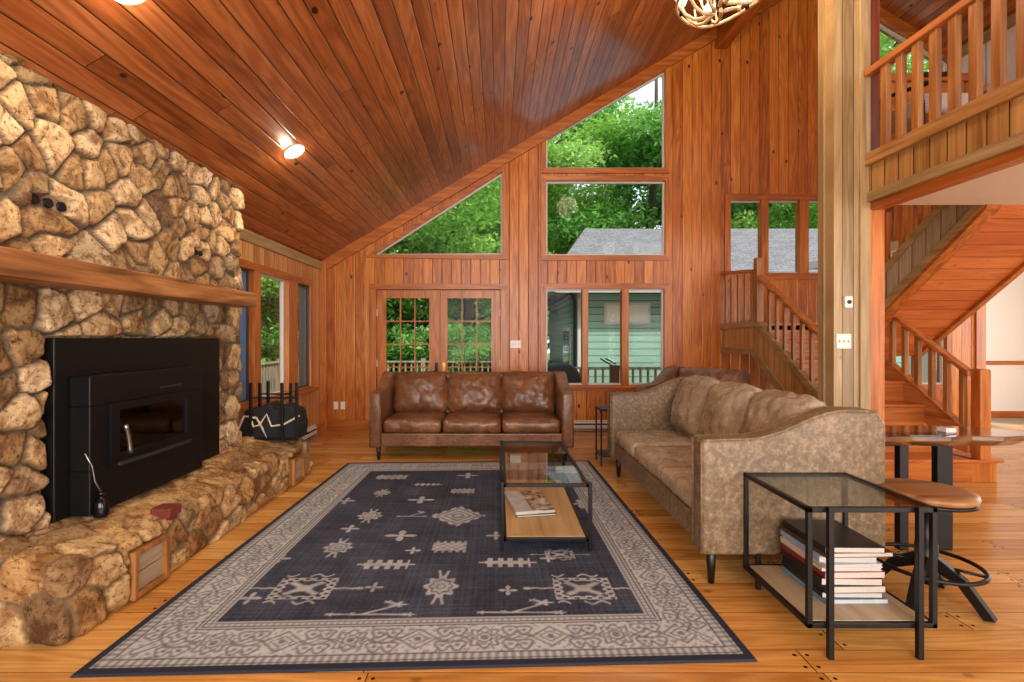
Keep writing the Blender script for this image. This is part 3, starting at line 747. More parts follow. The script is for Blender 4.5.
# switches and outlets
def plate(name, loc, w, h, label, cat, toggles, rz=0, group=None):
    e = empty(name, loc, rz, label, cat, group)
    MB().box(-w / 2, w / 2, -0.007, 0, -h / 2, h / 2).build('cover_plate', MSWITCH, e, 0.003)
    for x in toggles:
        if name == 'light_switch': MB().box(x - 0.006, x + 0.006, -0.018, -0.005, -0.012, 0.012).build('toggle', plain('toggle_ivory', srgb(200, 196, 186), 0.4, noise_amt=0.01), e)
        else: MB().box(x - 0.014, x + 0.014, -0.0095, -0.005, 0.008, 0.036).box(x - 0.014, x + 0.014, -0.0095, -0.005, -0.036, -0.008).build('socket', MSWITCH, e, 0.003)
x, z = P(336, 405.5); plate('wall_outlet', (x, YB, z), 0.07, 0.115, 'left one of the two white outlets low on the far wall', 'outlet', [0])
x, z = P(343, 405.5); plate('wall_outlet', (x, YB, z), 0.07, 0.115, 'right one of the two white outlets low on the far wall', 'outlet', [0])
x, z = P(515.5, 344.3); plate('light_switch', (x, YB, z), 0.16, 0.115, 'white triple switch plate on the far wall right of the French doors', 'light switch', [-0.046, 0, 0.046])
plate('light_switch', (2.70, cy - 0.0, 1.375), 0.115, 0.115, 'white triple switch plate on the tan board column', 'light switch', [-0.035, 0, 0.035])
e = empty('thermostat', (2.725, cy, 1.68), 0, 'small cream thermostat above the switch plate on the column', 'thermostat')
MB().box(-0.03, 0.03, -0.028, 0, -0.045, 0.045).build('body', MSWITCH, e, 0.006)
MB().tube([(0, -0.027, 0.0), (0, -0.036, 0.0)], 0.016, 16).build('dial', MBLACK, e)

# ------------------------------------------------------------------ stairs
st = empty('staircase', (4.0, 4.75, 0), 0, 'lower oak stair flight climbing to the landing behind the column', 'staircase')
def S(x, y, z): return (x - 4.0, y - 4.75, z)
def sbox(x0, x1, y0, y1, z0, z1, name, mat, bevel=0.004, par=None):
    a = S(x0, y0, z0); b = S(x1, y1, z1)
    return MB().box(a[0], b[0], a[1], b[1], a[2], b[2]).build(name, mat, par or st, bevel)
RI, RU, Y0 = 0.2286, 0.27, 4.75
sbox(3.42, 4.62, Y0 - 0.03, Y0 + RU + 0.02, RI - 0.035, RI, 'tread', MTREAD, 0.01)
for n in range(2, 7):
    sbox(3.42, 4.62, Y0 + (n - 1) * RU - 0.03, Y0 + n * RU + 0.02, n * RI - 0.035, n * RI, 'tread', MTREAD, 0.01)
for n in range(1, 8):
    sbox(3.42, 4.60, Y0 + (n - 1) * RU, Y0 + (n - 1) * RU + 0.02, (n - 1) * RI, n * RI - 0.036, 'riser', MTRIM_X, 0)
sbox(4.60, 4.84, Y0 - 0.0, Y0 + 0.34, 0.0, RI - 0.036, 'step_end_box', MTRIM_Z, 0.004)
sbox(4.55, 4.88, Y0 - 0.035, Y0 + 0.37, RI - 0.035, RI, 'step_cap', MTREAD, 0.01)
# landing
sbox(3.40, SX, 6.37, YB, 1.50, 1.60, 'landing', MTREAD, 0.004)
def rline(y): return 2.24 - 0.64 * (6.37 - y)
def sprism(pts, x0, x1, name, mat, bevel=0.003):
    return MB().prism([(p[0] - 4.75, p[1]) for p in pts], 'x', x0 - 4.0, x1 - 4.0).build(name, mat, st, bevel)
# left skirt panel with trims
MSKIRT = plank_mat('skirt_boards', 'y', 'z', 0.12, [(0.25, srgb(150, 104, 56)), (0.5, srgb(190, 146, 92)), (0.75, srgb(208, 170, 116))], groove=0.06, knots=0.4, groove_col=0.12)
up = lambda y: 1.63 - 0.66 * (6.37 - y)
lo_ = lambda y: 1.18 - 0.64 * (6.37 - y)
yb0 = 4.66
sprism([(yb0, 0.0), (yb0, up(yb0)), (6.37, up(6.37)), (YB, 1.60), (YB, 1.2), (6.50, 1.2), (yb0 + 0.03, 0.02)], 3.375, 3.405, 'skirt_panel', MSKIRT, 0)
sprism([(yb0, up(yb0) - 0.07), (yb0, up(yb0) + 0.012), (6.37, up(6.37) + 0.012), (YB, 1.612), (YB, 1.53), (6.39, up(6.37) - 0.08)], 3.35, 3.43, 'upper_trim', MTAN_X)
sprism([(yb0, 0.0), (yb0 + 0.02, 0.09), (6.48, 1.265), (YB, 1.265), (YB, 1.18), (6.52, 1.18), (yb0 + 0.14, 0.0)], 3.36, 3.42, 'lower_trim', MTAN_X)
# right stringer
up2 = lambda y: 1.15 - 0.653 * (5.84 - y)
sprism([(4.80, up2(4.80) - 0.20), (4.80, up2(4.80)), (6.37, up2(6.37)), (6.37, up2(6.37) - 0.30), (4.98, up2(4.98) - 0.30)], 4.60, 4.645, 'stringer', MOAK_Y)
sprism([(4.80, up2(4.80)), (4.80, up2(4.80) + 0.025), (6.37, up2(6.37) + 0.025), (6.37, up2(6.37))], 4.585, 4.66, 'stringer_cap', MOAK_Y)
def sloped_rail(x, y0, z0, y1, z1, w, h, name, mat, par, org):
    pts = [(y0, z0 - h), (y0, z0), (y1, z1), (y1, z1 - h)]
    return MB().prism([(p[0] - org[1], p[1] - org[2]) for p in pts], 'x', x - w / 2 - org[0], x + w / 2 - org[0]).build(name, mat, par, 0.008)
OS = (4.0, 4.75, 0)
sloped_rail(3.39, 4.80, rline(4.80), 6.37, rline(6.37), 0.075, 0.05, 'handrail', MOAK_Y, st, OS)
rl2 = lambda y: 1.069 + 0.658 * (y - 4.775)
sloped_rail(4.62, 4.78, rl2(4.78), 6.40, rl2(6.40), 0.075, 0.05, 'handrail', MOAK_Y, st, OS)
sloped_rail(3.39, 6.37, 2.30, YB, 2.40, 0.075, 0.05, 'handrail', MOAK_Y, st, OS)
sbox(3.345, 3.435, 6.33, 6.42, 1.60, 2.44, 'newel_post', MOAK_Z)
sbox(3.345, 3.435, 4.70, 4.80, 0.0, 1.22, 'newel_post', MOAK_Z)
nw = sbox(4.62, 4.725, 4.69, 4.795, RI, 1.10, 'newel_post', MTRIM_Z, 0.01)
for k in range(8):
    y = 6.125 - 0.165 * k
    sbox(3.375, 3.41, y - 0.022, y + 0.022, up(y) - 0.01, rline(y) - 0.03, 'baluster', MOAK_Z, 0.003)
for y in (7.28, 7.1, 6.91, 6.72, 6.53):
    sbox(3.375, 3.41, y - 0.022, y + 0.022, 1.60, 2.29, 'baluster', MOAK_Z, 0.003)
for k in range(9):
    y = 4.87 + 0.174 * k
    sbox(4.60, 4.645, y - 0.025, y + 0.025, up2(y) + 0.01, rl2(y) - 0.03, 'baluster', MOAK_Z, 0.003)

# upper flight toward the camera
OU = (4.9, 5.4, 1.6)
us = empty('staircase', OU, 0, 'upper stair flight with planked orange underside rising to the loft', 'staircase')
zl = lambda y: 2.6 - 0.76 * (y - 4.42)
def uprism(pts, x0, x1, name, mat, bevel=0.003):
    return MB().prism([(p[0] - OU[1], p[1] - OU[2]) for p in pts], 'x', x0 - OU[0], x1 - OU[0]).build(name, mat, us, bevel)
ya, yb_ = 4.40, 6.30
uprism([(ya, zl(ya)), (yb_, zl(yb_)), (yb_, zl(yb_) + 0.03), (ya, zl(ya) + 0.03)], 4.42, SX - 0.06, 'soffit', MSOFF, 0)
uprism([(ya, zl(ya) - 0.0), (yb_, zl(yb_) - 0.0), (yb_, zl(yb_) + 0.44), (ya, zl(ya) + 0.44)], 4.40, 4.425, 'skirt_panel', plank_mat('grey_skirt_boards', 'y', 'z', 0.17, [(0.25, srgb(128, 112, 92)), (0.5, srgb(160, 144, 122)), (0.75, srgb(182, 168, 146))], groove=0.05, knots=0.3, groove_col=0.1), 0)
uprism([(ya, zl(ya) + 0.40), (yb_, zl(yb_) + 0.40), (yb_, zl(yb_) + 0.49), (ya, zl(ya) + 0.49)], 4.375, 4.44, 'upper_trim', MTAN_X)
uprism([(ya, zl(ya) + 0.0), (yb_, zl(yb_) + 0.0), (yb_, zl(yb_) + 0.10), (ya, zl(ya) + 0.10)], 4.38, 4.43, 'lower_trim', MTAN_X)
uprism([(ya, zl(ya) - 0.05), (yb_, zl(yb_) - 0.05), (yb_, zl(yb_) + 0.02), (ya, zl(ya) + 0.02)], 4.39, 4.52, 'lower_trim', MTRIM_Y)
uprism([(ya, zl(ya) - 0.05), (yb_, zl(yb_) - 0.05), (yb_, zl(yb_) + 0.30), (ya, zl(ya) + 0.30)], SX - 0.08, SX - 0.01, 'stringer', MTRIM_Y)
for k in range(6):
    z = 1.6 + (k + 1) * 0.19; y = 6.30 - k * 0.27
    MB().box(4.43 - OU[0], SX - 0.08 - OU[0], y - 0.27 - OU[1], y + 0.02 - OU[1], z - 0.03 - OU[2], z - OU[2]).build('tread', MTREAD, us, 0.006)
for k in range(9):
    y = 6.15 - k * 0.2; z = zl(y) + 0.46
    MB().box(4.39 - OU[0], 4.43 - OU[0], y - 0.022 - OU[1], y + 0.022 - OU[1], z - OU[2], z + 0.62 - OU[2]).build('baluster', MTRIM_Z, us, 0.003)
sloped_rail(4.41, 4.45, zl(4.45) + 1.12, 6.3, zl(6.3) + 1.12, 0.075, 0.05, 'handrail', MTRIM_Y, us, OU)

# loft railing
lr = empty('loft_railing', (2.89, 0.2, 2.83), 0, 'oak railing with square balusters along the loft edge', 'railing')
MB().box(-0.045, 0.045, YN - 0.2, cy - 0.2 - 0.02, 0.60, 0.65).build('handrail', MOAK_Y, lr, 0.008)
k = 0; y = 3.651
while y > YN + 0.1:
    MB().box(-0.02, 0.02, y - 0.2 - 0.028, y - 0.2 + 0.028, 0.0, 0.605).build('baluster', MOAK_Z, lr, 0.003)
    y -= 0.1373
# guard along stairwell edge
gd = empty('stairwell_guard', (3.7, 4.38, 2.75), 0, 'red boarded half-height guard at the stairwell edge of the loft', 'railing')
MB().box(-0.65, 0.60, -0.04, 0.05, 0.93, 1.0).build('cap_rail', MTRIM_X, gd, 0.005)
MB().box(-0.65, 0.50, -0.01, 0.02, 0.68, 0.93).box(-0.65, 0.5, -0.015, 0.025, 0.66, 0.69).build('board_panel', MREDWALL, gd)
MB().box(0.38, 0.44, -0.03, 0.03, 0, 0.93).build('post', MOAK_Z, gd, 0.004)
MB().box(0.54, 0.60, -0.03, 0.03, 0, 0.93).build('post', MTRIM_Z, gd, 0.004)
# iron chair on loft
ic = empty('iron_chair', (3.42, 3.9, 2.75), 0, 'black iron chair with scrolled arm and pale checked cushion on the loft', 'chair')
m = MB(); m.tube([(-0.22, -0.2, 0.0), (-0.22, -0.2, 0.42), (-0.24, -0.18, 0.60), (-0.16, -0.1, 0.70), (0.05, 0.0, 0.74), (0.26, 0.08, 0.80)], 0.02, 8)
m.build('arm', MBLACK, ic); m = MB(); m.tube([(-0.22, 0.25, 0.0), (-0.20, 0.25, 0.66), (0.0, 0.27, 0.74), (0.26, 0.25, 0.82)], 0.018, 8); m.tube([(0.25, -0.1, 0), (0.25, -0.1, 0.4)], 0.016, 8); m.tube([(0.25, 0.25, 0), (0.26, 0.25, 0.82)], 0.016, 8)
m.build('back_frame', MBLACK, ic)
t = NT('checked_cushion'); obj_, ax_ = t.coords(); cb_ = t.new('ShaderNodeTexChecker'); cb_.inputs['Scale'].default_value = 90; cb_.inputs[1].default_value = srgb(226, 224, 222); cb_.inputs[2].default_value = srgb(186, 186, 192); t.link(obj_, cb_.inputs[0]); t.link(cb_.outputs[0], t.b.inputs[0])
MB().box(-0.20, 0.22, -0.2, 0.22, 0.36, 0.52).build('cushion', t.m, ic, 0.05, 4)

# ------------------------------------------------------------------ downlights
def downlight(px, py, label):
    ax_ = (px - 498) / 490; bz = (338 - py) / 490
    Y = (ZE + SL * (0 - XL) - 1.4) / (bz - SL * ax_); X = ax_ * Y; Z = 1.4 + bz * Y
    e = empty('recessed_light', (X, Y, Z), 0, label, 'ceiling light'); e.rotation_euler = (0, -math.atan(SL), 0)
    MB().lathe([(0.095, -0.012), (0.098, -0.004), (0.098, 0.01)], 32).build('trim_ring', MSWITCH, e)
    MB().lathe([(0.078, -0.0135), (0.078, 0.0)], 32).build('lens', MBULB, e)
    light('downlight_beam', 'SPOT', (X, Y, Z - 0.05), (0, 0, 0), 55, (1, 0.82, 0.6), 0.08, spot=R(150), blend=0.8)
    light('downlight_glow', 'POINT', (X + 0.03, Y, Z - 0.10), (0, 0, 0), 3.0, (1, 0.78, 0.55), 0.05)
downlight(294, 151, 'lit recessed ceiling light on the left slope above the fireplace')
downlight(128, -14, 'recessed ceiling light nearer the camera above the mantel')

# ------------------------------------------------------------------ antler chandelier
CH = (1.60, 3.55, 3.80)
chd = empty('antler_chandelier', CH, 0, 'antler chandelier with round glowing bulbs hanging from the wood ceiling', 'chandelier')
rng = random.Random(4)
MANT = plain('antler_bone', srgb(206, 184, 152), 0.5, noise_amt=0.25, nscale=14, bump=0.2)
for k in range(9):
    a = k * 2 * math.pi / 9 + 0.2; m = MB(); r0 = 0.10
    pts = []
    for i in range(9):
        t_ = i / 8; rad = 0.05 + 0.37 * math.sin(t_ * 1.35); z = -0.02 + 0.55 * t_ ** 2.3 + 0.03 * math.sin(t_ * 7 + k)
        aa = a + 0.8 * t_; pts.append((rad * math.cos(aa), rad * math.sin(aa), z))
    m.tube(pts, [0.015 - 0.010 * i / 8 for i in range(9)], 8)
    for j in (3, 5, 6):
        p = Vector(pts[j]); dz = 0.16 + 0.08 * rng.random(); da = a + 0.8 * j / 8 + rng.uniform(-.6, .6)
        q1 = p + Vector((0.04 * math.cos(da), 0.04 * math.sin(da), dz * 0.5)); q2 = p + Vector((0.03 * math.cos(da + .4), 0.03 * math.sin(da + .4), dz))
        m.tube([p, q1, q2], [0.009, 0.007, 0.003], 6)
    m.build('antler', MANT, chd)
m = MB()
for kk in range(28):
    a = kk / 28 * 2 * math.pi
pts = [(0.29 * math.cos(a), 0.29 * math.sin(a), 0.05 + 0.015 * math.sin(3 * a)) for a in [k / 28 * 2 * math.pi for k in range(29)]]
m.tube(pts, 0.012, 8); m.build('antler', MANT, chd)
for k in range(6):
    a = k * math.pi / 3 + 3.5 ; x, y = 0.27 * math.cos(a), 0.27 * math.sin(a)
    s_ = MB().lathe([(0.014, 0.0), (0.016, 0.05), (0.012, 0.06)], 12, (x, y, 0.05)).build('socket', MBLACK, chd)
    m = MB(); m.lathe([(0.010, 0.0), (0.03, 0.018), (0.040, 0.045), (0.036, 0.07), (0.018, 0.088), (0.003, 0.092)], 16, (x, y, 0.11)); m.build('bulb', MBULB, s_)
m = MB()
m.tube([(0, 0, 0.0), (0, 0, 0.5)], 0.018, 8); m.tube([(0, 0, 0.5), (0, 0, ceil_z(CH[0]) - CH[2] + 0.02)], 0.006, 6); m.build('hanging_chain', MBLACK, chd)
light('chandelier_glow', 'POINT', (CH[0], CH[1], CH[2] + 0.62), (0, 0, 0), 110, (1, 0.76, 0.48), 0.25)

# ------------------------------------------------------------------ rug
rc = [np.array(P_) for P_ in ((-1.765, 2.017), (1.125, 2.117), (1.04, 5.57), (-1.68, 5.47))]
def build_rug():
    NU, NV = 430, 520
    u = np.linspace(0, 1, NU + 1); v = np.linspace(0, 1, NV + 1); U, Vv = np.meshgrid(u, v, indexing='ij')
    X = (rc[0][0] * (1 - U) * (1 - Vv) + rc[1][0] * U * (1 - Vv) + rc[2][0] * U * Vv + rc[3][0] * (1 - U) * Vv)
    Y = (rc[0][1] * (1 - U) * (1 - Vv) + rc[1][1] * U * (1 - Vv) + rc[2][1] * U * Vv + rc[3][1] * (1 - U) * Vv)
    Wd, Ln = 2.80, 3.45
    dU = np.minimum(U, 1 - U) * Wd; dV = np.minimum(Vv, 1 - Vv) * Ln; D = np.minimum(dU, dV)
    along = np.where(dU < dV, Vv * Ln, U * Wd)
    P3 = np.stack([X.ravel(), Y.ravel(), np.zeros(X.size)], 1)
    n1 = fbm(P3, 1.2, 3, 3).reshape(X.shape); n2 = fbm(P3, 6, 9, 3).reshape(X.shape)
    rng = np.random.RandomState(1); wv = rng.rand(*X.shape)
    wx = rng.rand(1, NV + 1) * .5 + rng.rand(NU + 1, 1) * .5
    navy = np.array(srgb(36, 42, 58)[:3]); navy2 = np.array(srgb(84, 94, 116)[:3]); cream = np.array(srgb(190, 196, 200)[:3]); grey = np.array(srgb(128, 132, 136)[:3]); taupe = np.array(srgb(92, 94, 102)[:3])
    def mixc(a, b, f): f = np.clip(f, 0, 1)[..., None]; return a * (1 - f) + b * f
    field = mixc(navy * np.ones(X.shape + (3,)), navy2, 0.30 + 0.30 * n1 + 0.7 * (wx - .5) + 0.45 * (wv - .5) + 0.12 * n2)
    # ---------- motifs
    M = np.zeros(X.shape)
    def at(px, py): Yw = 686.0 / (py - 338.0); return (px - 498.0) * Yw / 490.0, Yw
    def stamp(px, py, w, fn, asp=1.0):
        cx, cyy = at(px, py); lx = (X - cx) / (w / 2); ly = (Y - cyy) / (w / 2 * asp)
        m = (np.abs(lx) < 1.6) & (np.abs(ly) < 1.6); M[m] = np.maximum(M[m], fn(lx[m], ly[m]))
    def line(d, w): return np.clip(1.5 - np.abs(d) / w, 0, 1)
    def star(x, y):
        r = np.hypot(x, y); a = np.arctan2(y, x); return np.clip((0.55 + 0.38 * np.cos(4 * a) - r) * 9, 0, 1)
    def diamond(x, y):
        q = np.abs(x) + np.abs(y); e = 0.06 * np.sign(np.sin(x * 22)) * (q > .7)
        a = np.clip((0.95 + e - q) * 12, 0, 1) * (1 - 0.75 * line(q - 0.72, 0.045)) * (1 - 0.75 * line(q - 0.45, 0.04)) * (1 - 0.7 * line(np.hypot(x, y) - .18, .04))
        return a * 0.95
    def bar(x, y):
        top = 0.30 + 0.13 * np.sign(np.sin(x * 17)); a = (np.abs(x) < 0.82) * np.clip((top - np.abs(y)) * 12, 0, 1)
        a = a * (1 - 0.5 * line(y, 0.05)); b = line(y, 0.05) * (np.abs(x) < 1.05); return np.maximum(a, b)
    def blk(x, y):
        a = (np.abs(x) < 0.75) * (np.abs(y) < 0.55 + 0.1 * np.sign(np.sin(x * 20))); return a * (0.55 + 0.4 * (np.sin(x * 16) * np.sin(y * 16) > 0))
    def medal(x, y):
        r = np.hypot(x, y); a = np.arctan2(y, x); R_ = 0.68 + 0.10 * np.cos(8 * a)
        o = np.clip((R_ - r) * 10, 0, 1) * (1 - 0.8 * line(r - .42 - .05 * np.cos(8 * a), .05)) * (1 - .6 * line(r - .16, .05))
        pr = line(np.abs(x) - 0.12 - 0.25 * np.clip(np.abs(y) - .75, 0, 1), .05) * (np.abs(y) > .6) * (np.abs(y) < 1.1)
        return np.maximum(o, pr)
    def cross(x, y):
        sq = (np.abs(x) < .62) & (np.abs(y) < .62)
        o = np.zeros_like(x)
        teeth = (np.maximum(np.abs(x), np.abs(y)) > .42) & sq; o = np.where(teeth & (np.sin(x * 26) * np.sin(y * 26) > -.2), 1.0, o)
        xx = np.clip((0.16 - np.abs(np.abs(x) - np.abs(y))) * 9, 0, 1) * (np.hypot(x, y) < .5); o = np.maximum(o, xx)
        ct = np.clip((.22 - np.hypot(x, y)) * 12, 0, 1); o = np.maximum(o, ct)
        arm = line(y + .02 * np.sin(x * 20), .035) * (np.abs(x) > .6) * (np.abs(x) < 1.25)
        tip = np.clip((.10 - np.hypot(np.abs(x) - 1.2, y)) * 20, 0, 1)
        cur = line(np.abs(y) - .78 - .08 * np.sin(x * 16), .04) * (np.abs(x) < .6) * (np.sin(x * 8) > -.4)
        out = o
        for q in (arm, tip, cur): out = np.maximum(out, q)
        return out
    def sprig(x, y):
        o = line(y + .5 - .0 * x, .05) * (np.abs(x) < .95)
        o = np.maximum(o, line(y - (-.5 + .9 * np.clip(x + .2, 0, 1)), .06) * (x > -.2) * (x < .55))
        for cx, cy_, r_ in ((.6, .3, .22), (-.95, -.5, .13), (.95, -.5, .15), (.35, .5, .13), (-.4, -.42, .1)):
            rr = np.hypot(x - cx, y - cy_); aa = np.arctan2(y - cy_, x - cx); o = np.maximum(o, np.clip((r_ * (1 + .35 * np.cos(5 * aa)) - rr) * 12, 0, 1))
        return o
    for px in (304, 583): stamp(px, 590, 0.52, cross, 0.72)
    stamp(441, 588, 0.27, medal, 1.25)
    for p in ((374, 589), (508, 592), (236, 575), (640, 560), (413, 552), (480, 470), (548, 560)): stamp(*p, 0.12, star)
    for p in ((372, 610), (520, 608)): stamp(*p, 0.42, sprig, 0.55)
    for p in ((386, 566), (508, 564)): stamp(*p, 0.34, bar, 0.9)
    for p in ((338, 549), (370, 517)): stamp(*p, 0.27, medal, 1.0)
    stamp(560, 556, .3, cross, .6); stamp(280, 560, .16, star); stamp(250, 600, .14, star)
    stamp(458, 517, 0.46, diamond, 1.0)
    stamp(401, 537, 0.26, star, .8); stamp(421, 501, 0.26, star, .8); stamp(496, 537, .16, star)
    stamp(449.5, 548, 0.30, blk, .9); stamp(462.7, 492, 0.28, blk, .8)
    stamp(382, 494, .22, medal, .9); stamp(392, 478, .40, blk, .6); stamp(427, 485.5, .28, bar, .7); stamp(468, 476.5, .26, star, .8)
    stamp(346, 502, .18, star); stamp(413, 515, .22, sprig, 1.0); stamp(350, 530, .16, star)
    stamp(565, 530, .3, medal); stamp(580, 505, .25, star); stamp(560, 485, .3, bar); stamp(545, 473, .25, star)
    n4_ = fbm(P3, 22, 91, 2).reshape(X.shape); M = np.clip(M * 1.15 - 0.35 * np.clip(n4_, 0, 1), 0, 1)
    M = M * np.clip(0.92 + 0.3 * n2, 0.35, 1) * (0.75 + 0.25 * wv)
    col = mixc(field, cream * 0.92, M)
    # ---------- main border with scroll vine
    pr = 0.30; c0 = 0.20; tt = D - c0; q_ = along / pr; cell = np.floor(q_); pc = (q_ - cell - 0.5) * pr; odd = (cell % 2) > 0
    def ln(d, w): return np.clip(1.6 - np.abs(d) / w, 0, 1)
    fr_ = np.hypot(pc, tt); fa = np.arctan2(tt, pc)
    g = np.zeros(X.shape)
    ros = np.maximum.reduce([ln(fr_ - 0.070 - 0.010 * np.cos(8 * fa), .007), ln(fr_ - 0.045 - 0.012 * np.cos(6 * fa), .006), np.clip((0.022 - fr_) / .006, 0, 1), ln(fr_ - .033, .004)])
    pal = np.maximum.reduce([ln(np.abs(pc) + 1.15 * np.abs(tt) - 0.085, .008), ln(np.abs(pc) + 1.3 * np.abs(tt) - 0.050, .006), np.clip((0.02 - fr_) / .006, 0, 1)])
    g = np.where(odd, ros, pal)
    for sx in (-1, 1):
        for sy in (-1, 1):
            dx_ = pc - sx * 0.118; dy_ = tt - sy * 0.052; rr_ = np.hypot(dx_, dy_)
            g = np.maximum(g, ln(rr_ - 0.033 - .006 * np.sin(3 * np.arctan2(dy_, dx_)), .006)); g = np.maximum(g, np.clip((0.014 - rr_) / .006, 0, 1))
            g = np.maximum(g, ln((pc - sx * .09) * .6 + (tt * sy), .005) * (np.abs(pc) > .07))
    g = np.maximum(g, ln(tt - 0.018 * np.sin(pc * 2 * np.pi / 0.15), .005) * (np.abs(pc) > .08))
    n3_ = fbm(P3, 16, 77, 2).reshape(X.shape)
    blot = np.clip((np.sin(along * 120 + 2.5 * n3_) * np.sin(D * 120 + 2.5 * n2) + 0.4 * n3_ - .25) * 3, 0, 1)
    g = np.maximum(g * 0.95, blot * .62)
    bord = mixc(cream * np.ones(X.shape + (3,)), taupe * .85, g * 0.80 + 0.25 * (wv - .4) + .10 * n3_ + 0.05 * n1)
    guard = mixc(grey * np.ones(X.shape + (3,)), cream, 0.45 + 0.5 * np.sin(along * 2 * np.pi / 0.035) * (np.abs(((D - .07) / .02)) < 1.5) + .2 * (wv - .5))
    guard2 = mixc(grey * 1.1 * np.ones(X.shape + (3,)), cream, 0.5 + 0.4 * np.sin(along * 2 * np.pi / 0.03) * (np.abs(D - .335) < .012) + .2 * (wv - .5))
    def sel(a, b, cond): return np.where(cond[..., None], b, a)
    col = sel(col, guard2, D < 0.365); col = sel(col, bord, (D < 0.305) & (D > .095)); col = sel(col, guard, D < 0.095)
    for e0, w in ((0.305, .004), (.095, .005), (.055, .004), (.325, .003), (.350, .003)):
        col = mixc(col, taupe * .5 * np.ones(X.shape + (3,)), np.clip(1.3 - np.abs(D - e0) / w, 0, 1))
    col = sel(col, navy * 0.9 + 0 * col, D < 0.042)
    Vt = np.stack([X.ravel(), Y.ravel(), np.where(D.ravel() < 0.001, 0.001, 0.010)], 1)
    idx = np.arange((NU + 1) * (NV + 1)).reshape(NU + 1, NV + 1)
    F = np.stack([idx[:-1, :-1], idx[1:, :-1], idx[1:, 1:], idx[:-1, 1:]], -1).reshape(-1, 4)
    t = NT('woven_rug'); at_ = t.new('ShaderNodeAttribute', attribute_name='weave'); t.link(at_.outputs['Color'], t.b.inputs['Base Color'])
    t.b.inputs['Roughness'].default_value = 0.75; t.b.inputs['Specular IOR Level'].default_value = 0.35
    obj, ax = t.coords(); t.link(t.bump(t.noise(obj, 260, 2), 0.35, 0.003), t.b.inputs['Normal'])
    me = np_mesh('rug', Vt, F, t.m, False); color_attr(me, 'weave', col.reshape(-1, 3))
    o = bpy.data.objects.new('area_rug', me); COL.objects.link(o)
    tag(o, 'large navy and cream patterned area rug on the plank floor', 'rug')
build_rug()

# ------------------------------------------------------------------ upholstery
def pillow(w, d, h, nx=26, ny=22, nz=9, puff=0.25, edge=0.045, seed=0, wr=0.008):
    """soft cushion centred on x,y with its underside at z=0; box w,d,h with rounded edges, bulged faces and creases"""
    V, F = box_grid((-w / 2, -d / 2, 0), (w / 2, d / 2, h), min(w, d) / 24)
    lo = np.array((-w / 2, -d / 2, 0)); hi = -lo; hi[2] = h; r = min(edge, h * .45)
    q = np.clip(V, lo + r, hi - r); dd = V - q; L = np.linalg.norm(dd, axis=1, keepdims=True); n = dd / np.maximum(L, 1e-9)
    c = (V - (lo + hi) / 2) / ((hi - lo) / 2); P0 = q + n * r
    if puff:
        bul = lambda a, b: (1 - np.clip(np.abs(a), 0, 1) ** 2.6) * (1 - np.clip(np.abs(b), 0, 1) ** 2.6)
        P0[:, 2] += n[:, 2] * puff * h * bul(c[:, 0], c[:, 1])
        P0[:, 1] += n[:, 1] * puff * 0.3 * h * bul(c[:, 0], c[:, 2])
        P0[:, 0] += n[:, 0] * puff * 0.15 * h * bul(c[:, 1], c[:, 2])
    if puff > 0.3:
        k_ = 1 - 0.05 * np.clip(np.abs(c[:, 1]), 0, 1) ** 4; P0[:, 0] *= k_
        P0[:, 1] *= 1 - 0.05 * np.clip(np.abs(c[:, 0]), 0, 1) ** 4
        zc_ = h / 2; P0[:, 2] = zc_ + (P0[:, 2] - zc_) * (1 - 0.35 * np.clip(np.maximum(np.abs(c[:, 0]), np.abs(c[:, 1])), 0, 1) ** 5)
    PP = P0 + np.array([seed * 1.7, seed * 0.9, 0])
    cr = np.abs(fbm(PP, 2.6, 31 + seed, 3)); cr = np.exp(-cr * 7)
    P0 += n * (wr * fbm(PP, 3.5, 40 + seed, 3)[:, None] - wr * 1.6 * cr[:, None])
    return P0, F
def np_obj(name, V, F, mat, parent, M=None):
    if M is not None:
        A = np.array(M)[:3]; V = V @ A[:, :3].T + A[:, 3]
    me = np_mesh(name, V, F, mat); o = bpy.data.objects.new(name, me); COL.objects.link(o); o.parent = parent
    return o
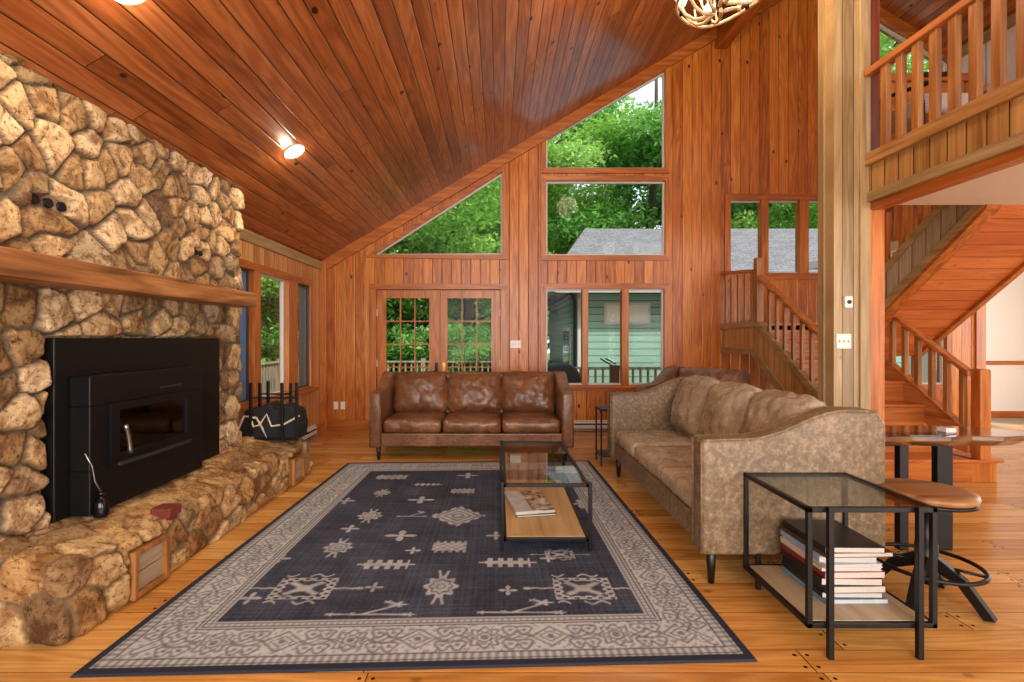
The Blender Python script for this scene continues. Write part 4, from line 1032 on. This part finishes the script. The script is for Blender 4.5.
def settee(name, loc, rz, W_, n, mats, label, cat, D_=0.95, seed=0, leg_h=0.16):
    """front faces -y; origin on the floor at the centre"""
    e = empty(name, loc, rz, label, cat); mb, mc = mats; AW = 0.14
    hw = W_ / 2; f = -D_ / 2; bk_ = D_ / 2
    MB().box(-hw + 0.04, hw - 0.04, f + 0.035, bk_ - 0.05, leg_h, leg_h + 0.15).build('base_frame', mb, e, 0.015, 3)
    # arm profile (y,z)
    pr = []
    for i in range(15):
        t_ = i / 14; y = f + 0.0 + (D_ - 0.06) * t_
        s_ = min(1, max(0, (t_ - 0.28) / 0.55)); s_ = s_ * s_ * (3 - 2 * s_)
        pr.append((y, (0.775 if leg_h < 0.18 else 0.835) + 0.012 * math.sin(t_ * 3) + (0.185 if leg_h < 0.18 else 0.16) * s_))
    prof = [(f, leg_h - 0.01)] + pr + [(bk_ - 0.0, 0.93), (bk_, leg_h - 0.01)]
    for s in (-1, 1):
        x0, x1 = (s * hw, s * (hw - AW)); a = MB().prism(prof, 'x', min(x0, x1), max(x0, x1)).build('arm', mb, e, 0.028, 4)
        for p in a.data.polygons: p.use_smooth = True
        m = MB(); xi = s * (hw - AW + 0.012); xo = s * (hw - 0.012)
        m.tube([(xi, p[0] + 0.004, p[1] - 0.006) for p in pr], 0.009, 6); m.tube([(xo, p[0] + 0.004, p[1] - 0.006) for p in pr], 0.009, 6)
        m.tube([(xi, f + 0.002, pr[0][1] - 0.01), (xi, f + 0.002, leg_h)], 0.008, 6); m.tube([(xo, f + 0.002, pr[0][1] - 0.01), (xo, f + 0.002, leg_h)], 0.008, 6)
        m.build('welt', mb, a)
    b = MB().prism([(bk_ - 0.16, leg_h), (bk_, leg_h), (bk_, 0.935), (bk_ - 0.02, 0.955), (bk_ - 0.09, 0.955), (bk_ - 0.12, 0.92)], 'x', -hw + 0.06, hw - 0.06).build('backrest', mb, e, 0.02, 3)
    iw = (W_ - 2 * AW) / n
    for i in range(n):
        cx = -hw + AW + iw * (i + 0.5)
        V, F = pillow(iw - 0.006, D_ - 0.20, 0.155 if leg_h < 0.18 else 0.135, puff=0.16, seed=seed + i, wr=0.006)
        V[:, 2] += 0.0
        np_obj('seat_cushion', V, F, mc, e, Matrix.Translation((cx, f + 0.03 + (D_ - 0.20) / 2, leg_h + 0.15)))
        big = leg_h > 0.18
        V, F = pillow(iw + 0.002, 0.56 if big else 0.52, 0.20 if big else 0.17, puff=0.34, edge=0.06 if big else 0.035, seed=seed + 10 + i, wr=0.013 if big else 0.010)
        M = Matrix.Translation((cx, bk_ - (0.30 if big else 0.245), 0.755 if big else 0.705)) @ Matrix.Rotation(R(74), 4, 'X') @ Matrix.Translation((0, 0, -0.085))
        np_obj('back_cushion', V, F, mc, e, M)
    for sx in (-1, 1):
        for sy in (-1, 1):
            m = MB(); x = sx * (hw - 0.09); y = (f + 0.09) if sy < 0 else (bk_ - 0.10)
            m.tube([(x, y, leg_h + 0.02), (x, y, 0.0)], [0.032, 0.017], 12); m.build('leg', MDARKLEG, e)
    return e
MLEA1 = leather_mat('cognac_leather', srgb(70, 42, 26), srgb(114, 72, 44), srgb(156, 110, 76), 0.32, 0.5, 0.22)
MLEA2 = leather_mat('taupe_suede_leather', srgb(84, 68, 50), srgb(116, 97, 73), srgb(166, 144, 114), 0.46, 0.75, 0.12)
MLEA2C = leather_mat('taupe_leather', srgb(128, 112, 92), srgb(162, 146, 124), srgb(190, 176, 156), 0.24, 0.3, 0.5)
MLEA3 = leather_mat('brown_chair_leather', srgb(74, 50, 36), srgb(112, 80, 60), srgb(152, 120, 94), 0.33, 0.5)
settee('leather_sofa', (-0.30, 6.03, 0), 0, 2.33, 3, (MLEA1, MLEA1), 'cognac brown three-seat leather sofa in front of the French doors', 'sofa', seed=1)
settee('leather_sofa', (1.645, 3.88, 0), R(-90), 2.33, 3, (MLEA2, MLEA2C), 'taupe distressed leather three-seat sofa along the right of the rug', 'sofa', D_=1.03, seed=20, leg_h=0.20)
settee('leather_armchair', (2.30, 5.80, 0), R(-52), 0.94, 1, (MLEA3, MLEA3), 'brown leather armchair behind the taupe sofa beside the stairs', 'armchair', D_=0.90, seed=40).scale = (1, 1, 1.07)

# ------------------------------------------------------------------ glass tables
def frame_table(name, x0, x1, y0, y1, zb, zt_, label, inset, shelfmat, leg_off=0.0):
    cx, cy_ = (x0 + x1) / 2, (y0 + y1) / 2; e = empty(name, (cx, cy_, 0), 0, label, 'table')
    hx, hy = (x1 - x0) / 2, (y1 - y0) / 2; t_ = 0.011
    def rim(z, nm, th=0.022):
        m = MB(); m.box(-hx, hx, -hy, -hy + 2 * t_, z, z + th).box(-hx, hx, hy - 2 * t_, hy, z, z + th).box(-hx, -hx + 2 * t_, -hy, hy, z, z + th).box(hx - 2 * t_, hx, -hy, hy, z, z + th)
        m.build(nm, MBLACK, e, 0.002)
    rim(zt_ - 0.022, 'top_rim'); rim(zb, 'shelf_rim')
    for sx in (-1, 1):
        for sy in (-1, 1):
            X_ = sx * (hx - t_); Y_ = sy * (hy - t_)
            if inset: MB().box(X_ - t_, X_ + t_, Y_ - t_, Y_ + t_, zb, zt_).build('corner_post', MBLACK, e, 0.002)
            X2 = sx * (hx - inset) if inset else sx * (hx + 0.008)
            Y2 = sy * (hy + 0.011) if inset else sy * (hy - t_)
            m = MB(); w = 0.012
            m.box(X2 - w, X2 + w, Y2 - w, Y2 + w, 0.0, zt_ + 0.008); m.build('leg', MBLACK, e, 0.003)
    MB().box(-hx + 2 * t_, hx - 2 * t_, -hy + 2 * t_, hy - 2 * t_, zt_ - 0.010, zt_ - 0.003).build('glass_top', MTABGLASS, e)
    MB().box(-hx + 2 * t_, hx - 2 * t_, -hy + 2 * t_, hy - 2 * t_, zb + 0.004, zb + 0.024).build('shelf', shelfmat, e, 0.002)
    return e
frame_table('coffee_table', 0.035, 0.595, 3.19, 4.52, 0.075, 0.45, 'black metal coffee table with glass top and wood shelf on the rug', 0, MSHELF)
frame_table('side_table', 1.36, 1.93, 2.15, 2.72, 0.125, 0.655, 'square black glass-topped side table with books beside the taupe sofa', 0.09, MSHELF2)
# small dark side table between sofas
e = empty('side_table', (1.27, 5.5, 0), 0, 'small dark metal side table behind the far arm of the taupe sofa', 'table')
for sx in (-1, 1):
    for sy in (-1, 1): MB().box(sx * 0.14 - 0.008, sx * 0.14 + 0.008, sy * 0.14 - 0.008, sy * 0.14 + 0.008, 0, 0.6).build('leg', MBLACK, e)
MB().box(-0.15, 0.15, -0.15, 0.15, 0.6, 0.62).build('top', MBLACK, e, 0.003); MB().box(-0.15, 0.15, -0.15, 0.15, 0.1, 0.112).build('shelf', MBLACK, e)

# books on side table shelf
def book(loc, rz, w, d, h, cover, label, page=srgb(196, 190, 180), group='books and magazines stacked on the side table shelf', cat='book'):
    e = empty('book', loc, rz, label, cat, group)
    c = 0.0025 if h > 0.012 else 0.0012
    m = MB(); m.box(-w / 2, w / 2, -d / 2, d / 2, 0, c).box(-w / 2, w / 2, -d / 2, d / 2, h - c, h).box(-w / 2, -w / 2 + c, -d / 2, d / 2, 0, h)
    m.build('cover', cover, e, 0.0008)
    MB().box(-w / 2 + c, w / 2 - 0.004, -d / 2 + 0.003, d / 2 - 0.003, c, h - c).build('page_block', plain('paper', page, 0.8, noise_amt=0.06, nscale=80), e)
    return e
def cov(name, rgb, rough=0.35): return plain(name, srgb(*rgb), rough, noise_amt=0.08, nscale=12)
stack = [ # h, w(x), d(y), dx, dy, rz, colour, label
 (0.020, 0.30, 0.26, 0.010, 0.000, 1, (96, 150, 186), 'pale blue book at the very bottom of the side table stack'),
 (0.024, 0.285, 0.25, 0.000, 0.005, -1, (22, 24, 34), 'black book second from the bottom of the side table stack'),
 (0.030, 0.29, 0.25, 0.004, -0.004, 1, (24, 22, 26), 'thick black book third from the bottom of the side table stack'),
 (0.030, 0.285, 0.25, -0.004, 0.0, -1.5, (30, 26, 30), 'black book with pinkish pages just under the maroon one'),
 (0.028, 0.29, 0.255, 0.002, 0.0, 1, (120, 34, 44), 'maroon-spined book in the middle of the side table stack'),
 (0.016, 0.285, 0.25, -0.006, 0.004, 0, (214, 206, 196), 'thin cream magazine just above the maroon book'),
 (0.016, 0.28, 0.25, -0.010, -0.004, 3, (196, 196, 200), 'grey-white magazine with ruffled pages in the side table stack'),
 (0.026, 0.27, 0.25, -0.014, 0.01, -2, (142, 172, 206), 'light blue book high in the side table stack'),
 (0.020, 0.33, 0.25, 0.022, 0.0, 2, (60, 46, 40), 'dark brown book jutting out to the right near the stack top'),
 (0.024, 0.28, 0.26, 0.006, 0.0, -1, (18, 18, 20), 'black book lying on top of the side table stack'),
]
z = 0.150
for (h, w, d, dx, dy, rz, rgb, lab) in stack:
    h *= 1.14
    book((1.675 + dx, 2.475 + dy, z), R(rz), w, d + 0.09, h - 0.0005, cov('cover_%d%d%d' % rgb, rgb), lab); z += h
# two on coffee table shelf
t = NT('photo_cover'); obj_, ax_ = t.coords(); n_ = t.noise(obj_, 14, 4, 0.7); f_ = t.ramp(n_, [(0.35, srgb(40, 34, 30)), (0.5, srgb(150, 130, 110)), (0.65, srgb(216, 206, 190))])
left_ = t.math('LESS_THAN', ax_[0], -0.02); t.link(t.mix(t.math('MULTIPLY', left_, 0.75), f_, srgb(188, 196, 200)), t.b.inputs[0]); t.b.inputs['Roughness'].default_value = 0.25
book((0.245, 3.80, 0.100), R(9), 0.295, 0.47, 0.014, cov('cover_dark', (26, 26, 28)), 'dark magazine under the photo-covered one on the coffee table shelf', group='magazines on the coffee table shelf', cat='magazine').name = 'magazine'
book((0.235, 3.815, 0.1145), R(10), 0.30, 0.48, 0.024, t.m, 'magazine with grey and photo cover, upper one on the coffee table shelf', group='magazines on the coffee table shelf', cat='magazine').name = 'magazine'

# ------------------------------------------------------------------ live-edge table and stool
le = empty('live_edge_table', (2.95, 3.40, -0.04), 0, 'live-edge wood slab table with glossy top and black legs behind the taupe sofa', 'table')
out = []
near_ = [(-0.62, -0.20), (-0.45, -0.24), (-0.25, -0.21), (-0.02, -0.235), (0.15, -0.20), (0.33, -0.225), (0.50, -0.19), (0.60, -0.13)]
far_ = [(0.66, -0.02), (0.52, 0.10), (0.36, 0.17), (0.15, 0.20), (-0.1, 0.18), (-0.35, 0.22), (-0.62, 0.20)]
pts = near_ + far_
m = MB(); n = len(pts)
cxx = sum(p[0] for p in pts) / n
top = [(p[0], p[1], 0.80) for p in pts]; midr = [(p[0] * 1.0, p[1] * 0.99, 0.768) for p in pts]; bot = [(p[0] * 0.93, p[1] * 0.80, 0.730) for p in pts]
m.add(top + midr + bot, [tuple(range(n)), tuple(range(2 * n, 3 * n))[::-1]] + [(n + i, n + (i + 1) % n, (i + 1) % n, i) for i in range(n)] + [(2 * n + i, 2 * n + (i + 1) % n, n + (i + 1) % n, n + i) for i in range(n)])
m.build('slab_top', MSLAB, le, 0.004)
pc_ = [(-0.58, -0.19), (-0.42, -0.22), (-0.25, -0.19), (-0.05, -0.20), (0.10, -0.14), (-0.02, -0.08), (-0.28, -0.10), (-0.58, -0.06)]
MB().prism(pc_, 'z', 0.801, 0.8035).build('resin_inlay', plain('glossy_dark_resin', srgb(40, 42, 48), 0.05, 0.0, noise_amt=0.5, nscale=9), le)
for x, w in ((-0.27, 0.030), (0.0, 0.052)):
    MB().box(x - w, x + w, -0.17, -0.12, 0.04, 0.745).build('leg', MBLACK, le, 0.006)
MB().box(-0.5, -0.45, 0.08, 0.12, 0.04, 0.745).build('leg', MBLACK, le, 0.006)
gl = empty('glass_coaster', (3.04, 3.32, 0.764), 0, 'small clear glass block catching light on the live-edge slab', 'coaster')
MB().box(-0.035, 0.035, -0.035, 0.035, 0, 0.03).build('block', plain('frosted_block', srgb(226, 226, 222), 0.15, noise_amt=0.02), gl, 0.004)

so = empty('stool', (2.29, 2.62, 0), 0, 'round wood-seat stool with black pedestal and foot ring by the side table', 'stool')
MB().lathe([(0.19, 0.555), (0.205, 0.56), (0.212, 0.575), (0.207, 0.592), (0.18, 0.597), (0.001, 0.597)], 48).build('seat', MSEAT, so)
MB().lathe([(0.196, 0.536), (0.206, 0.54), (0.205, 0.556), (0.18, 0.556)], 48).build('seat_band', MBLACK, so)
MB().lathe([(0.05, 0.10), (0.05, 0.30), (0.030, 0.31), (0.030, 0.53), (0.09, 0.535), (0.09, 0.545)], 24).build('pedestal', MBLACK, so)
m = MB(); m.tube([(0.235 * math.cos(a), 0.235 * math.sin(a), 0.20) for a in [k / 36 * 2 * math.pi for k in range(37)]], 0.011, 8, cap=False)
for k in range(4):
    a = R(45 + 90 * k); m.tube([(0.05 * math.cos(a), 0.05 * math.sin(a), 0.2), (0.235 * math.cos(a), 0.235 * math.sin(a), 0.20)], 0.008, 6)
m.build('foot_ring', MBLACK, so)
for k in range(4):
    a = R(-55 + 90 * k); m = MB(); M = Matrix.Rotation(a, 4, 'Z')
    vs = [(0.03, -0.022, 0.26), (0.03, 0.022, 0.26), (0.03, 0.022, 0.18), (0.03, -0.022, 0.18), (0.16, -0.022, 0.17), (0.16, 0.022, 0.17), (0.13, 0.022, 0.13), (0.13, -0.022, 0.13), (0.27, -0.024, 0.012), (0.27, 0.024, 0.012), (0.225, 0.024, 0.0), (0.225, -0.024, 0.0)]
    vs = [M @ Vector(v) for v in vs]
    fs = []
    for s_ in (0, 4):
        a0, b0 = s_, s_ + 4
        fs += [(a0 + i, a0 + (i + 1) % 4, b0 + (i + 1) % 4, b0 + i)[::-1] for i in range(4)]
    fs += [(0, 1, 2, 3), (8, 9, 10, 11)[::-1]]
    m.add(vs, fs); m.build('leg', MBLACK, so, 0.003)

# ------------------------------------------------------------------ outdoors
MGROUND = plain('forest_floor', srgb(88, 110, 52), 0.95, noise_amt=0.4, nscale=3)
struct(MB().box(-60, 60, 7.7, 90, -1.6, -1.4).box(-60, XL - 0.2, -30, 7.7, -1.6, -1.4), 'ground', MGROUND)
MDECK = plank_mat('deck_boards', 'y', 'x', 0.14, [(0.2, srgb(120, 104, 88)), (0.5, srgb(158, 142, 122)), (0.8, srgb(180, 166, 146))], groove=0.05, knots=0.2, rough=0.8)
struct(MB().box(-5.6, 4.5, YB + 0.16, 12.6, -0.25, -0.12).box(-5.6, XL - 0.16, 2.0, YB + 0.16, -0.25, -0.12), 'floor_deck', MDECK)
def deck_rail(a, b, label):
    a = Vector(a); b = Vector(b); L = (b - a).length; ang = math.atan2(b.y - a.y, b.x - a.x)
    e = empty('deck_railing', (a.x, a.y, -0.12), ang, label, 'railing')
    MB().box(0, L, -0.06, 0.06, 0.90, 0.94).build('top_rail', MDECKW, e); MB().box(0, L, -0.02, 0.02, 0.08, 0.14).build('bottom_rail', MDECKW, e)
    n = int(L / 0.15); m0 = MB().box(-0.02, 0.02, -0.02, 0.02, 0.14, 0.90)
    first = m0.build('baluster', MDECKW, e); first.location = (0.15, 0, 0)
    for k in range(2, min(n, 98)):
        c = first.copy(); COL.objects.link(c); c.location = (k * 0.15, 0, 0)
    for x in np.arange(0, L + 0.1, max(1.8, L / 4)):
        MB().box(x - 0.05, x + 0.05, -0.05, 0.05, 0, 1.0).build('post', MDECKW, e)
deck_rail((-5.5, 12.45), (0.75, 12.45), 'weathered deck railing seen through the French doors')
deck_rail((0.75, 9.8), (4.4, 9.8), 'weathered deck railing seen through the triple window')
deck_rail((-5.5, 2.2), (-5.5, 12.3), 'weathered deck railing seen through the left wall window')

# house wing opposite
MSIDE = plank_mat('green_siding', 'z', 'x', 0.17, [(0.2, srgb(128, 164, 146)), (0.5, srgb(144, 180, 160)), (0.8, srgb(156, 192, 172))], groove=0.10, knots=0.0, rough=0.7, groove_col=0.22)
t = NT('roof_shingle'); obj_, ax_ = t.coords()
br = t.new('ShaderNodeTexBrick'); mp = t.comb(ax_[0], t.math('MULTIPLY', ax_[1], 1.25), 0.0); t.link(mp, br.inputs['Vector'])
br.inputs['Scale'].default_value = 1.0; br.inputs['Brick Width'].default_value = 0.30; br.inputs['Row Height'].default_value = 0.16; br.inputs['Mortar Size'].default_value = 0.012
br.inputs['Color1'].default_value = srgb(104, 100, 106); br.inputs['Color2'].default_value = srgb(136, 130, 134); br.inputs['Mortar'].default_value = srgb(88, 82, 88)
t.link(t.mix(0.35, br.outputs[0], t.ramp(t.noise(obj_, 18, 4), [(0.35, srgb(66, 62, 68)), (0.65, srgb(164, 158, 160))])), t.b.inputs[0]); t.b.inputs['Roughness'].default_value = 0.9
MROOF = t.m
hb = empty('house_wing', (2.0, 12.0, -1.4), 0, 'green clapboard house wing with grey shingle roof across the deck', 'house')
def H(x, y, z): return (x - 2.0, y - 12.0, z + 1.4)
MB().box(0.0, 14, 0.0, 7.0, 0, 4.0).build('wall', MSIDE, hb)
MB().box(-0.06, 0.05, -0.06, 0.05, 0, 4.0).build('corner_board', MHEATER, hb)
MB().tube([(-0.12, -0.02, 0.2), (-0.12, -0.02, 3.7), (-0.3, -0.4, 3.95)], 0.045, 10).build('downspout', plain('dark_downspout', srgb(40, 46, 52), 0.5, noise_amt=0.1), hb)
e1 = [H(1.35, 11.45, 2.62), H(17, 11.45, 2.62), H(17, 15.5, 4.86), H(3.1, 15.5, 4.86)]
e2 = [H(1.35, 11.45, 2.62), H(3.1, 15.5, 4.86), H(1.35, 19.5, 2.62)]
e3 = [H(3.1, 15.5, 4.86), H(17, 15.5, 4.86), H(17, 19.5, 2.62), H(1.35, 19.5, 2.62)]
m = MB(); vs = [H(1.1, 11.45, 2.62), H(17, 11.45, 2.62), H(17, 15.5, 4.86), H(2.75, 15.5, 4.86), H(17, 19.5, 2.62), H(1.1, 19.5, 2.62)]
lowv = [(v[0], v[1], v[2] - 0.14) for v in vs]
m.add(vs + lowv, [(0, 1, 2, 3), (0, 3, 5), (3, 2, 4, 5), (6, 9, 8, 7), (6, 11, 9), (9, 11, 10, 8), (0, 6, 7, 1), (1, 7, 8, 2), (2, 8, 10, 4), (4, 10, 11, 5), (5, 11, 6, 0)])
m.build('roof', MROOF, hb)
MB().box(-0.66, 15, -0.62, -0.56, 3.86, 4.02).build('gutter', MHEATER, hb)
f = MB().box(-0.04, 0.0, 1.4, 2.8, 1.7, 3.1).build('window', MHEATER, hb); MB().box(-0.05, -0.035, 1.5, 2.7, 1.8, 3.0).build('pane', plain('dark_pane', srgb(50, 64, 66), 0.1, noise_amt=0.2), f)
f = MB().box(0.60, 1.72, -0.04, 0.0, 3.14, 3.66).build('window', MHEATER, hb); MB().box(0.66, 1.66, -0.05, -0.035, 3.20, 3.60).build('pane', plain('painted_reflection', srgb(226, 222, 206), 0.6, noise_amt=0.03), f)  # frame and white panel added to imitate a reflection in the window glass
# covered grill on the deck
gr = empty('covered_grill', (1.12, 9.15, -0.12), 0, 'black covered barbecue grill on the deck outside the triple window', 'grill')
m = MB().prism([(-0.42, 0.0), (0.42, 0.0), (0.42, 0.80), (0.30, 0.98), (0.16, 1.06), (-0.30, 1.04), (-0.38, 0.90), (-0.44, 0.78)], 'y', -0.28, 0.28); m.build('cover', plain('grill_cover_black', srgb(24, 27, 32), 0.6, noise_amt=0.3, nscale=6, bump=0.5), gr, 0.06, 4)
MB().box(-0.36, 0.36, -0.22, 0.22, -0.0, 0.05).build('base', MBLACK, gr)
# adirondack style deck chair arms and post
dk = empty('deck_post', (2.22, 9.3, -0.12), 0, 'brown wooden deck post with sloping black tool outside the triple window', 'post')
MB().box(-0.07, 0.07, -0.07, 0.07, 0, 0.97).box(-0.09, 0.09, -0.09, 0.09, 0.97, 1.0).build('post', plain('brown_post', srgb(96, 66, 48), 0.8, noise_amt=0.2), dk)
MB().tube([(-0.28, 0, 1.13), (-0.04, 0, 0.99)], 0.016, 6).tube([(-0.17, 0.05, 1.13), (0.03, 0.05, 1.02)], 0.016, 6).build('tool', MBLACK, dk)

# trees
def leaf_mat(name, cols):
    t = NT(name); at = t.new('ShaderNodeAttribute', attribute_name='leaf'); sp = t.new('ShaderNodeSeparateColor'); t.link(at.outputs['Color'], sp.inputs[0])
    col = t.ramp(sp.outputs[0], [(0.0, cols[0]), (0.5, cols[1]), (1.0, cols[2])])
    t.n.remove(t.b); df = t.new('ShaderNodeBsdfDiffuse'); tl = t.new('ShaderNodeBsdfTranslucent'); t.link(col, df.inputs[0]); t.link(col, tl.inputs[0])
    mx = t.new('ShaderNodeMixShader'); mx.inputs[0].default_value = 0.4; t.link(df.outputs[0], mx.inputs[1]); t.link(tl.outputs[0], mx.inputs[2]); t.link(mx.outputs[0], t.out.inputs[0])
    return t.m
LEAF = [leaf_mat('bright_leaves', (srgb(96, 146, 50), srgb(146, 192, 84), srgb(196, 226, 130))),
        leaf_mat('mid_leaves', (srgb(62, 118, 48), srgb(104, 160, 72), srgb(158, 202, 108)))]
MBARK = plain('bark', srgb(84, 70, 56), 0.9, noise_amt=0.35, nscale=8, bump=0.5)
def make_tree(label, h, cr, n, seed, mat, zc=0.62, sz=0.13, branches=9):
    rng = np.random.RandomState(seed); rr = random.Random(seed)
    e = empty('tree', (0, 0, -1.4), 0, label, 'tree', 'trees around the house')  # moved into place below
    m = MB(); tp = []
    for i in range(8):
        t_ = i / 7; tp.append((0.25 * math.sin(t_ * 3 + seed), 0.2 * math.sin(t_ * 4 + seed * 2), h * 0.9 * t_))
    m.tube(tp, [0.20 * (1 - 0.8 * i / 7) * h / 10 for i in range(8)], 10)
    cl = []
    for k in range(branches):
        t_ = 0.22 + 0.7 * k / branches; a = k * 2.4 + seed; base = Vector(tp[min(7, int(t_ * 7))]); L = cr * (0.75 + 0.35 * rr.random())
        pts = [base]
        for j in range(1, 6):
            q = j / 5; pts.append(base + Vector((math.cos(a + .3 * q) * L * q, math.sin(a + .3 * q) * L * q, h * 0.16 * q - .3 * q * q + 0.15 * math.sin(5 * q + k))))
        m.tube(pts, [0.07 * h / 10 * (1 - 0.85 * j / 5) for j in range(6)], 6)
        for j in range(2, 6):
            p = pts[j]
            for _ in range(2):
                c = p + Vector((rr.uniform(-1, 1), rr.uniform(-1, 1), rr.uniform(-.4, .7))) * cr * 0.25; cl.append((c.x, c.y, c.z))
                if j > 2: m.tube([p, (p + c) / 2 + Vector((0, 0, .1)), c], [0.02, .014, .006], 5)
    m.build('trunk', MBARK, e)
    for k in range(14):
        a = rr.random() * 6.28; q = rr.random() ** .5; cl.append((math.cos(a) * cr * q * .8, math.sin(a) * cr * q * .8, h * (0.45 + .5 * rr.random())))
    cl = np.array(cl); K = len(cl)
    ci = rng.randint(0, K, n); off = rng.normal(size=(n, 3)); off /= np.linalg.norm(off, axis=1, keepdims=True); off *= (rng.rand(n, 1) ** 0.5) * np.array([1, 1, 0.42]) * cr * 0.30
    C = cl[ci] + off
    nr = rng.normal(size=(n, 3)) * .7 + np.array([0, 0, 1.0]); nr /= np.linalg.norm(nr, axis=1, keepdims=True)
    a = rng.normal(size=(n, 3)); a -= (a * nr).sum(1, keepdims=True) * nr; a /= np.linalg.norm(a, axis=1, keepdims=True); b = np.cross(nr, a)
    s = sz * (0.6 + 0.8 * rng.rand(n, 1))
    V = np.stack([C - a * s, C - b * s * .45, C + a * s, C + b * s * .45], 1).reshape(-1, 3); F = np.arange(4 * n).reshape(-1, 4)
    me = np_mesh('foliage', V, F, mat, False); val = np.clip(rng.rand(K)[ci] * .6 + rng.rand(n) * .5, 0, 1)
    color_attr(me, 'leaf', np.repeat(np.stack([val] * 3, 1), 4, axis=0))
    o = bpy.data.objects.new('foliage', me); COL.objects.link(o); o.parent = e
    return e
T = [make_tree('t', 12, 3.4, 34000, 1, LEAF[0], sz=0.088), make_tree('t', 10, 3.2, 32000, 2, LEAF[1], sz=0.085), make_tree('t', 13, 3.6, 34000, 3, LEAF[0], sz=0.088), make_tree('t', 3.2, 2.2, 14000, 7, LEAF[1], sz=0.08, branches=7)]
spots = [ # kind, x, y, rot, scale, label
 (0, -1.2, 16.5, 0, 1.0, 'bright leafy tree centred behind the left French door'),
 (1, -5.0, 17.0, 1, 1.1, 'darker green tree beyond the left part of the deck'),
 (2, 2.0, 22.5, 2, 1.1, 'tall tree rising behind the left end of the shingle roof'),
 (1, 6.8, 22.5, 3, 1.65, 'tree behind the shingle roof seen in the tall window'),
 (0, 12.4, 22.0, 4, 1.1, 'tree behind the shingle roof seen in the stair window'),
 (2, -9.5, 21.0, 2, 1.2, 'tree far beyond the left corner of the deck'),
 (1, -0.5, 24.0, 5, 1.3, 'dense tree filling the gap behind the nearer trees'),
 (0, -4.4, 25.0, 3, 1.3, 'second-row tree seen in the triangular window'),
 (2, 16.8, 22.0, 1, 1.6, 'tree beyond the roof far to the right'),
 (1, 7.5, 30.0, 4, 1.6, 'tallest back-row tree above the house wing roof'),
 (0, 1.0, 31.0, 0, 1.6, 'tallest back-row tree between the tall windows'),
 (2, -7.0, 32.0, 0, 1.6, 'back-row tree behind the triangular window'),
 (1, 14.5, 31.0, 2, 1.6, 'back-row tree behind the stair window'),
 (0, -8.6, 11.5, 1, 0.95, 'tree close beyond the left deck railing'),
 (1, -9.0, 15.4, 5, 1.0, 'tree seen through the far pane of the left window'),
 (2, -13.0, 18.0, 3, 1.2, 'tree standing behind those past the left railing'),
 (3, -3.8, 14.6, 0, 1.0, 'low bush just past the deck railing on the left'),
 (3, -0.6, 14.9, 2, 1.0, 'low bush just past the deck railing on the right'),
 (3, -8.0, 8.8, 4, 1.0, 'low bush past the left deck railing'),
 (3, -7.9, 13.4, 1, 1.1, 'low bush at the corner of the deck'),
 (3, -2.2, 18.4, 3, 1.5, 'big bush behind the two low bushes'),
 (3, -6.8, 19.0, 5, 1.5, 'big bush under the darker green tree'),
 (3, -12.0, 12.5, 5, 1.6, 'big bush under the trees left of the house'),
]
used = set()
for (k, x, y, a, s, lab) in spots:
    e = T[k] if k not in used else copy_tree(T[k]); used.add(k)
    e.location = (x, y, -1.4); e.rotation_euler = (0, 0, a); e.scale = (s, s, s); e['label'] = lab
    if k == 3: e['category'] = 'bush'; e['group'] = 'bushes below the trees'; e.name = 'bush'
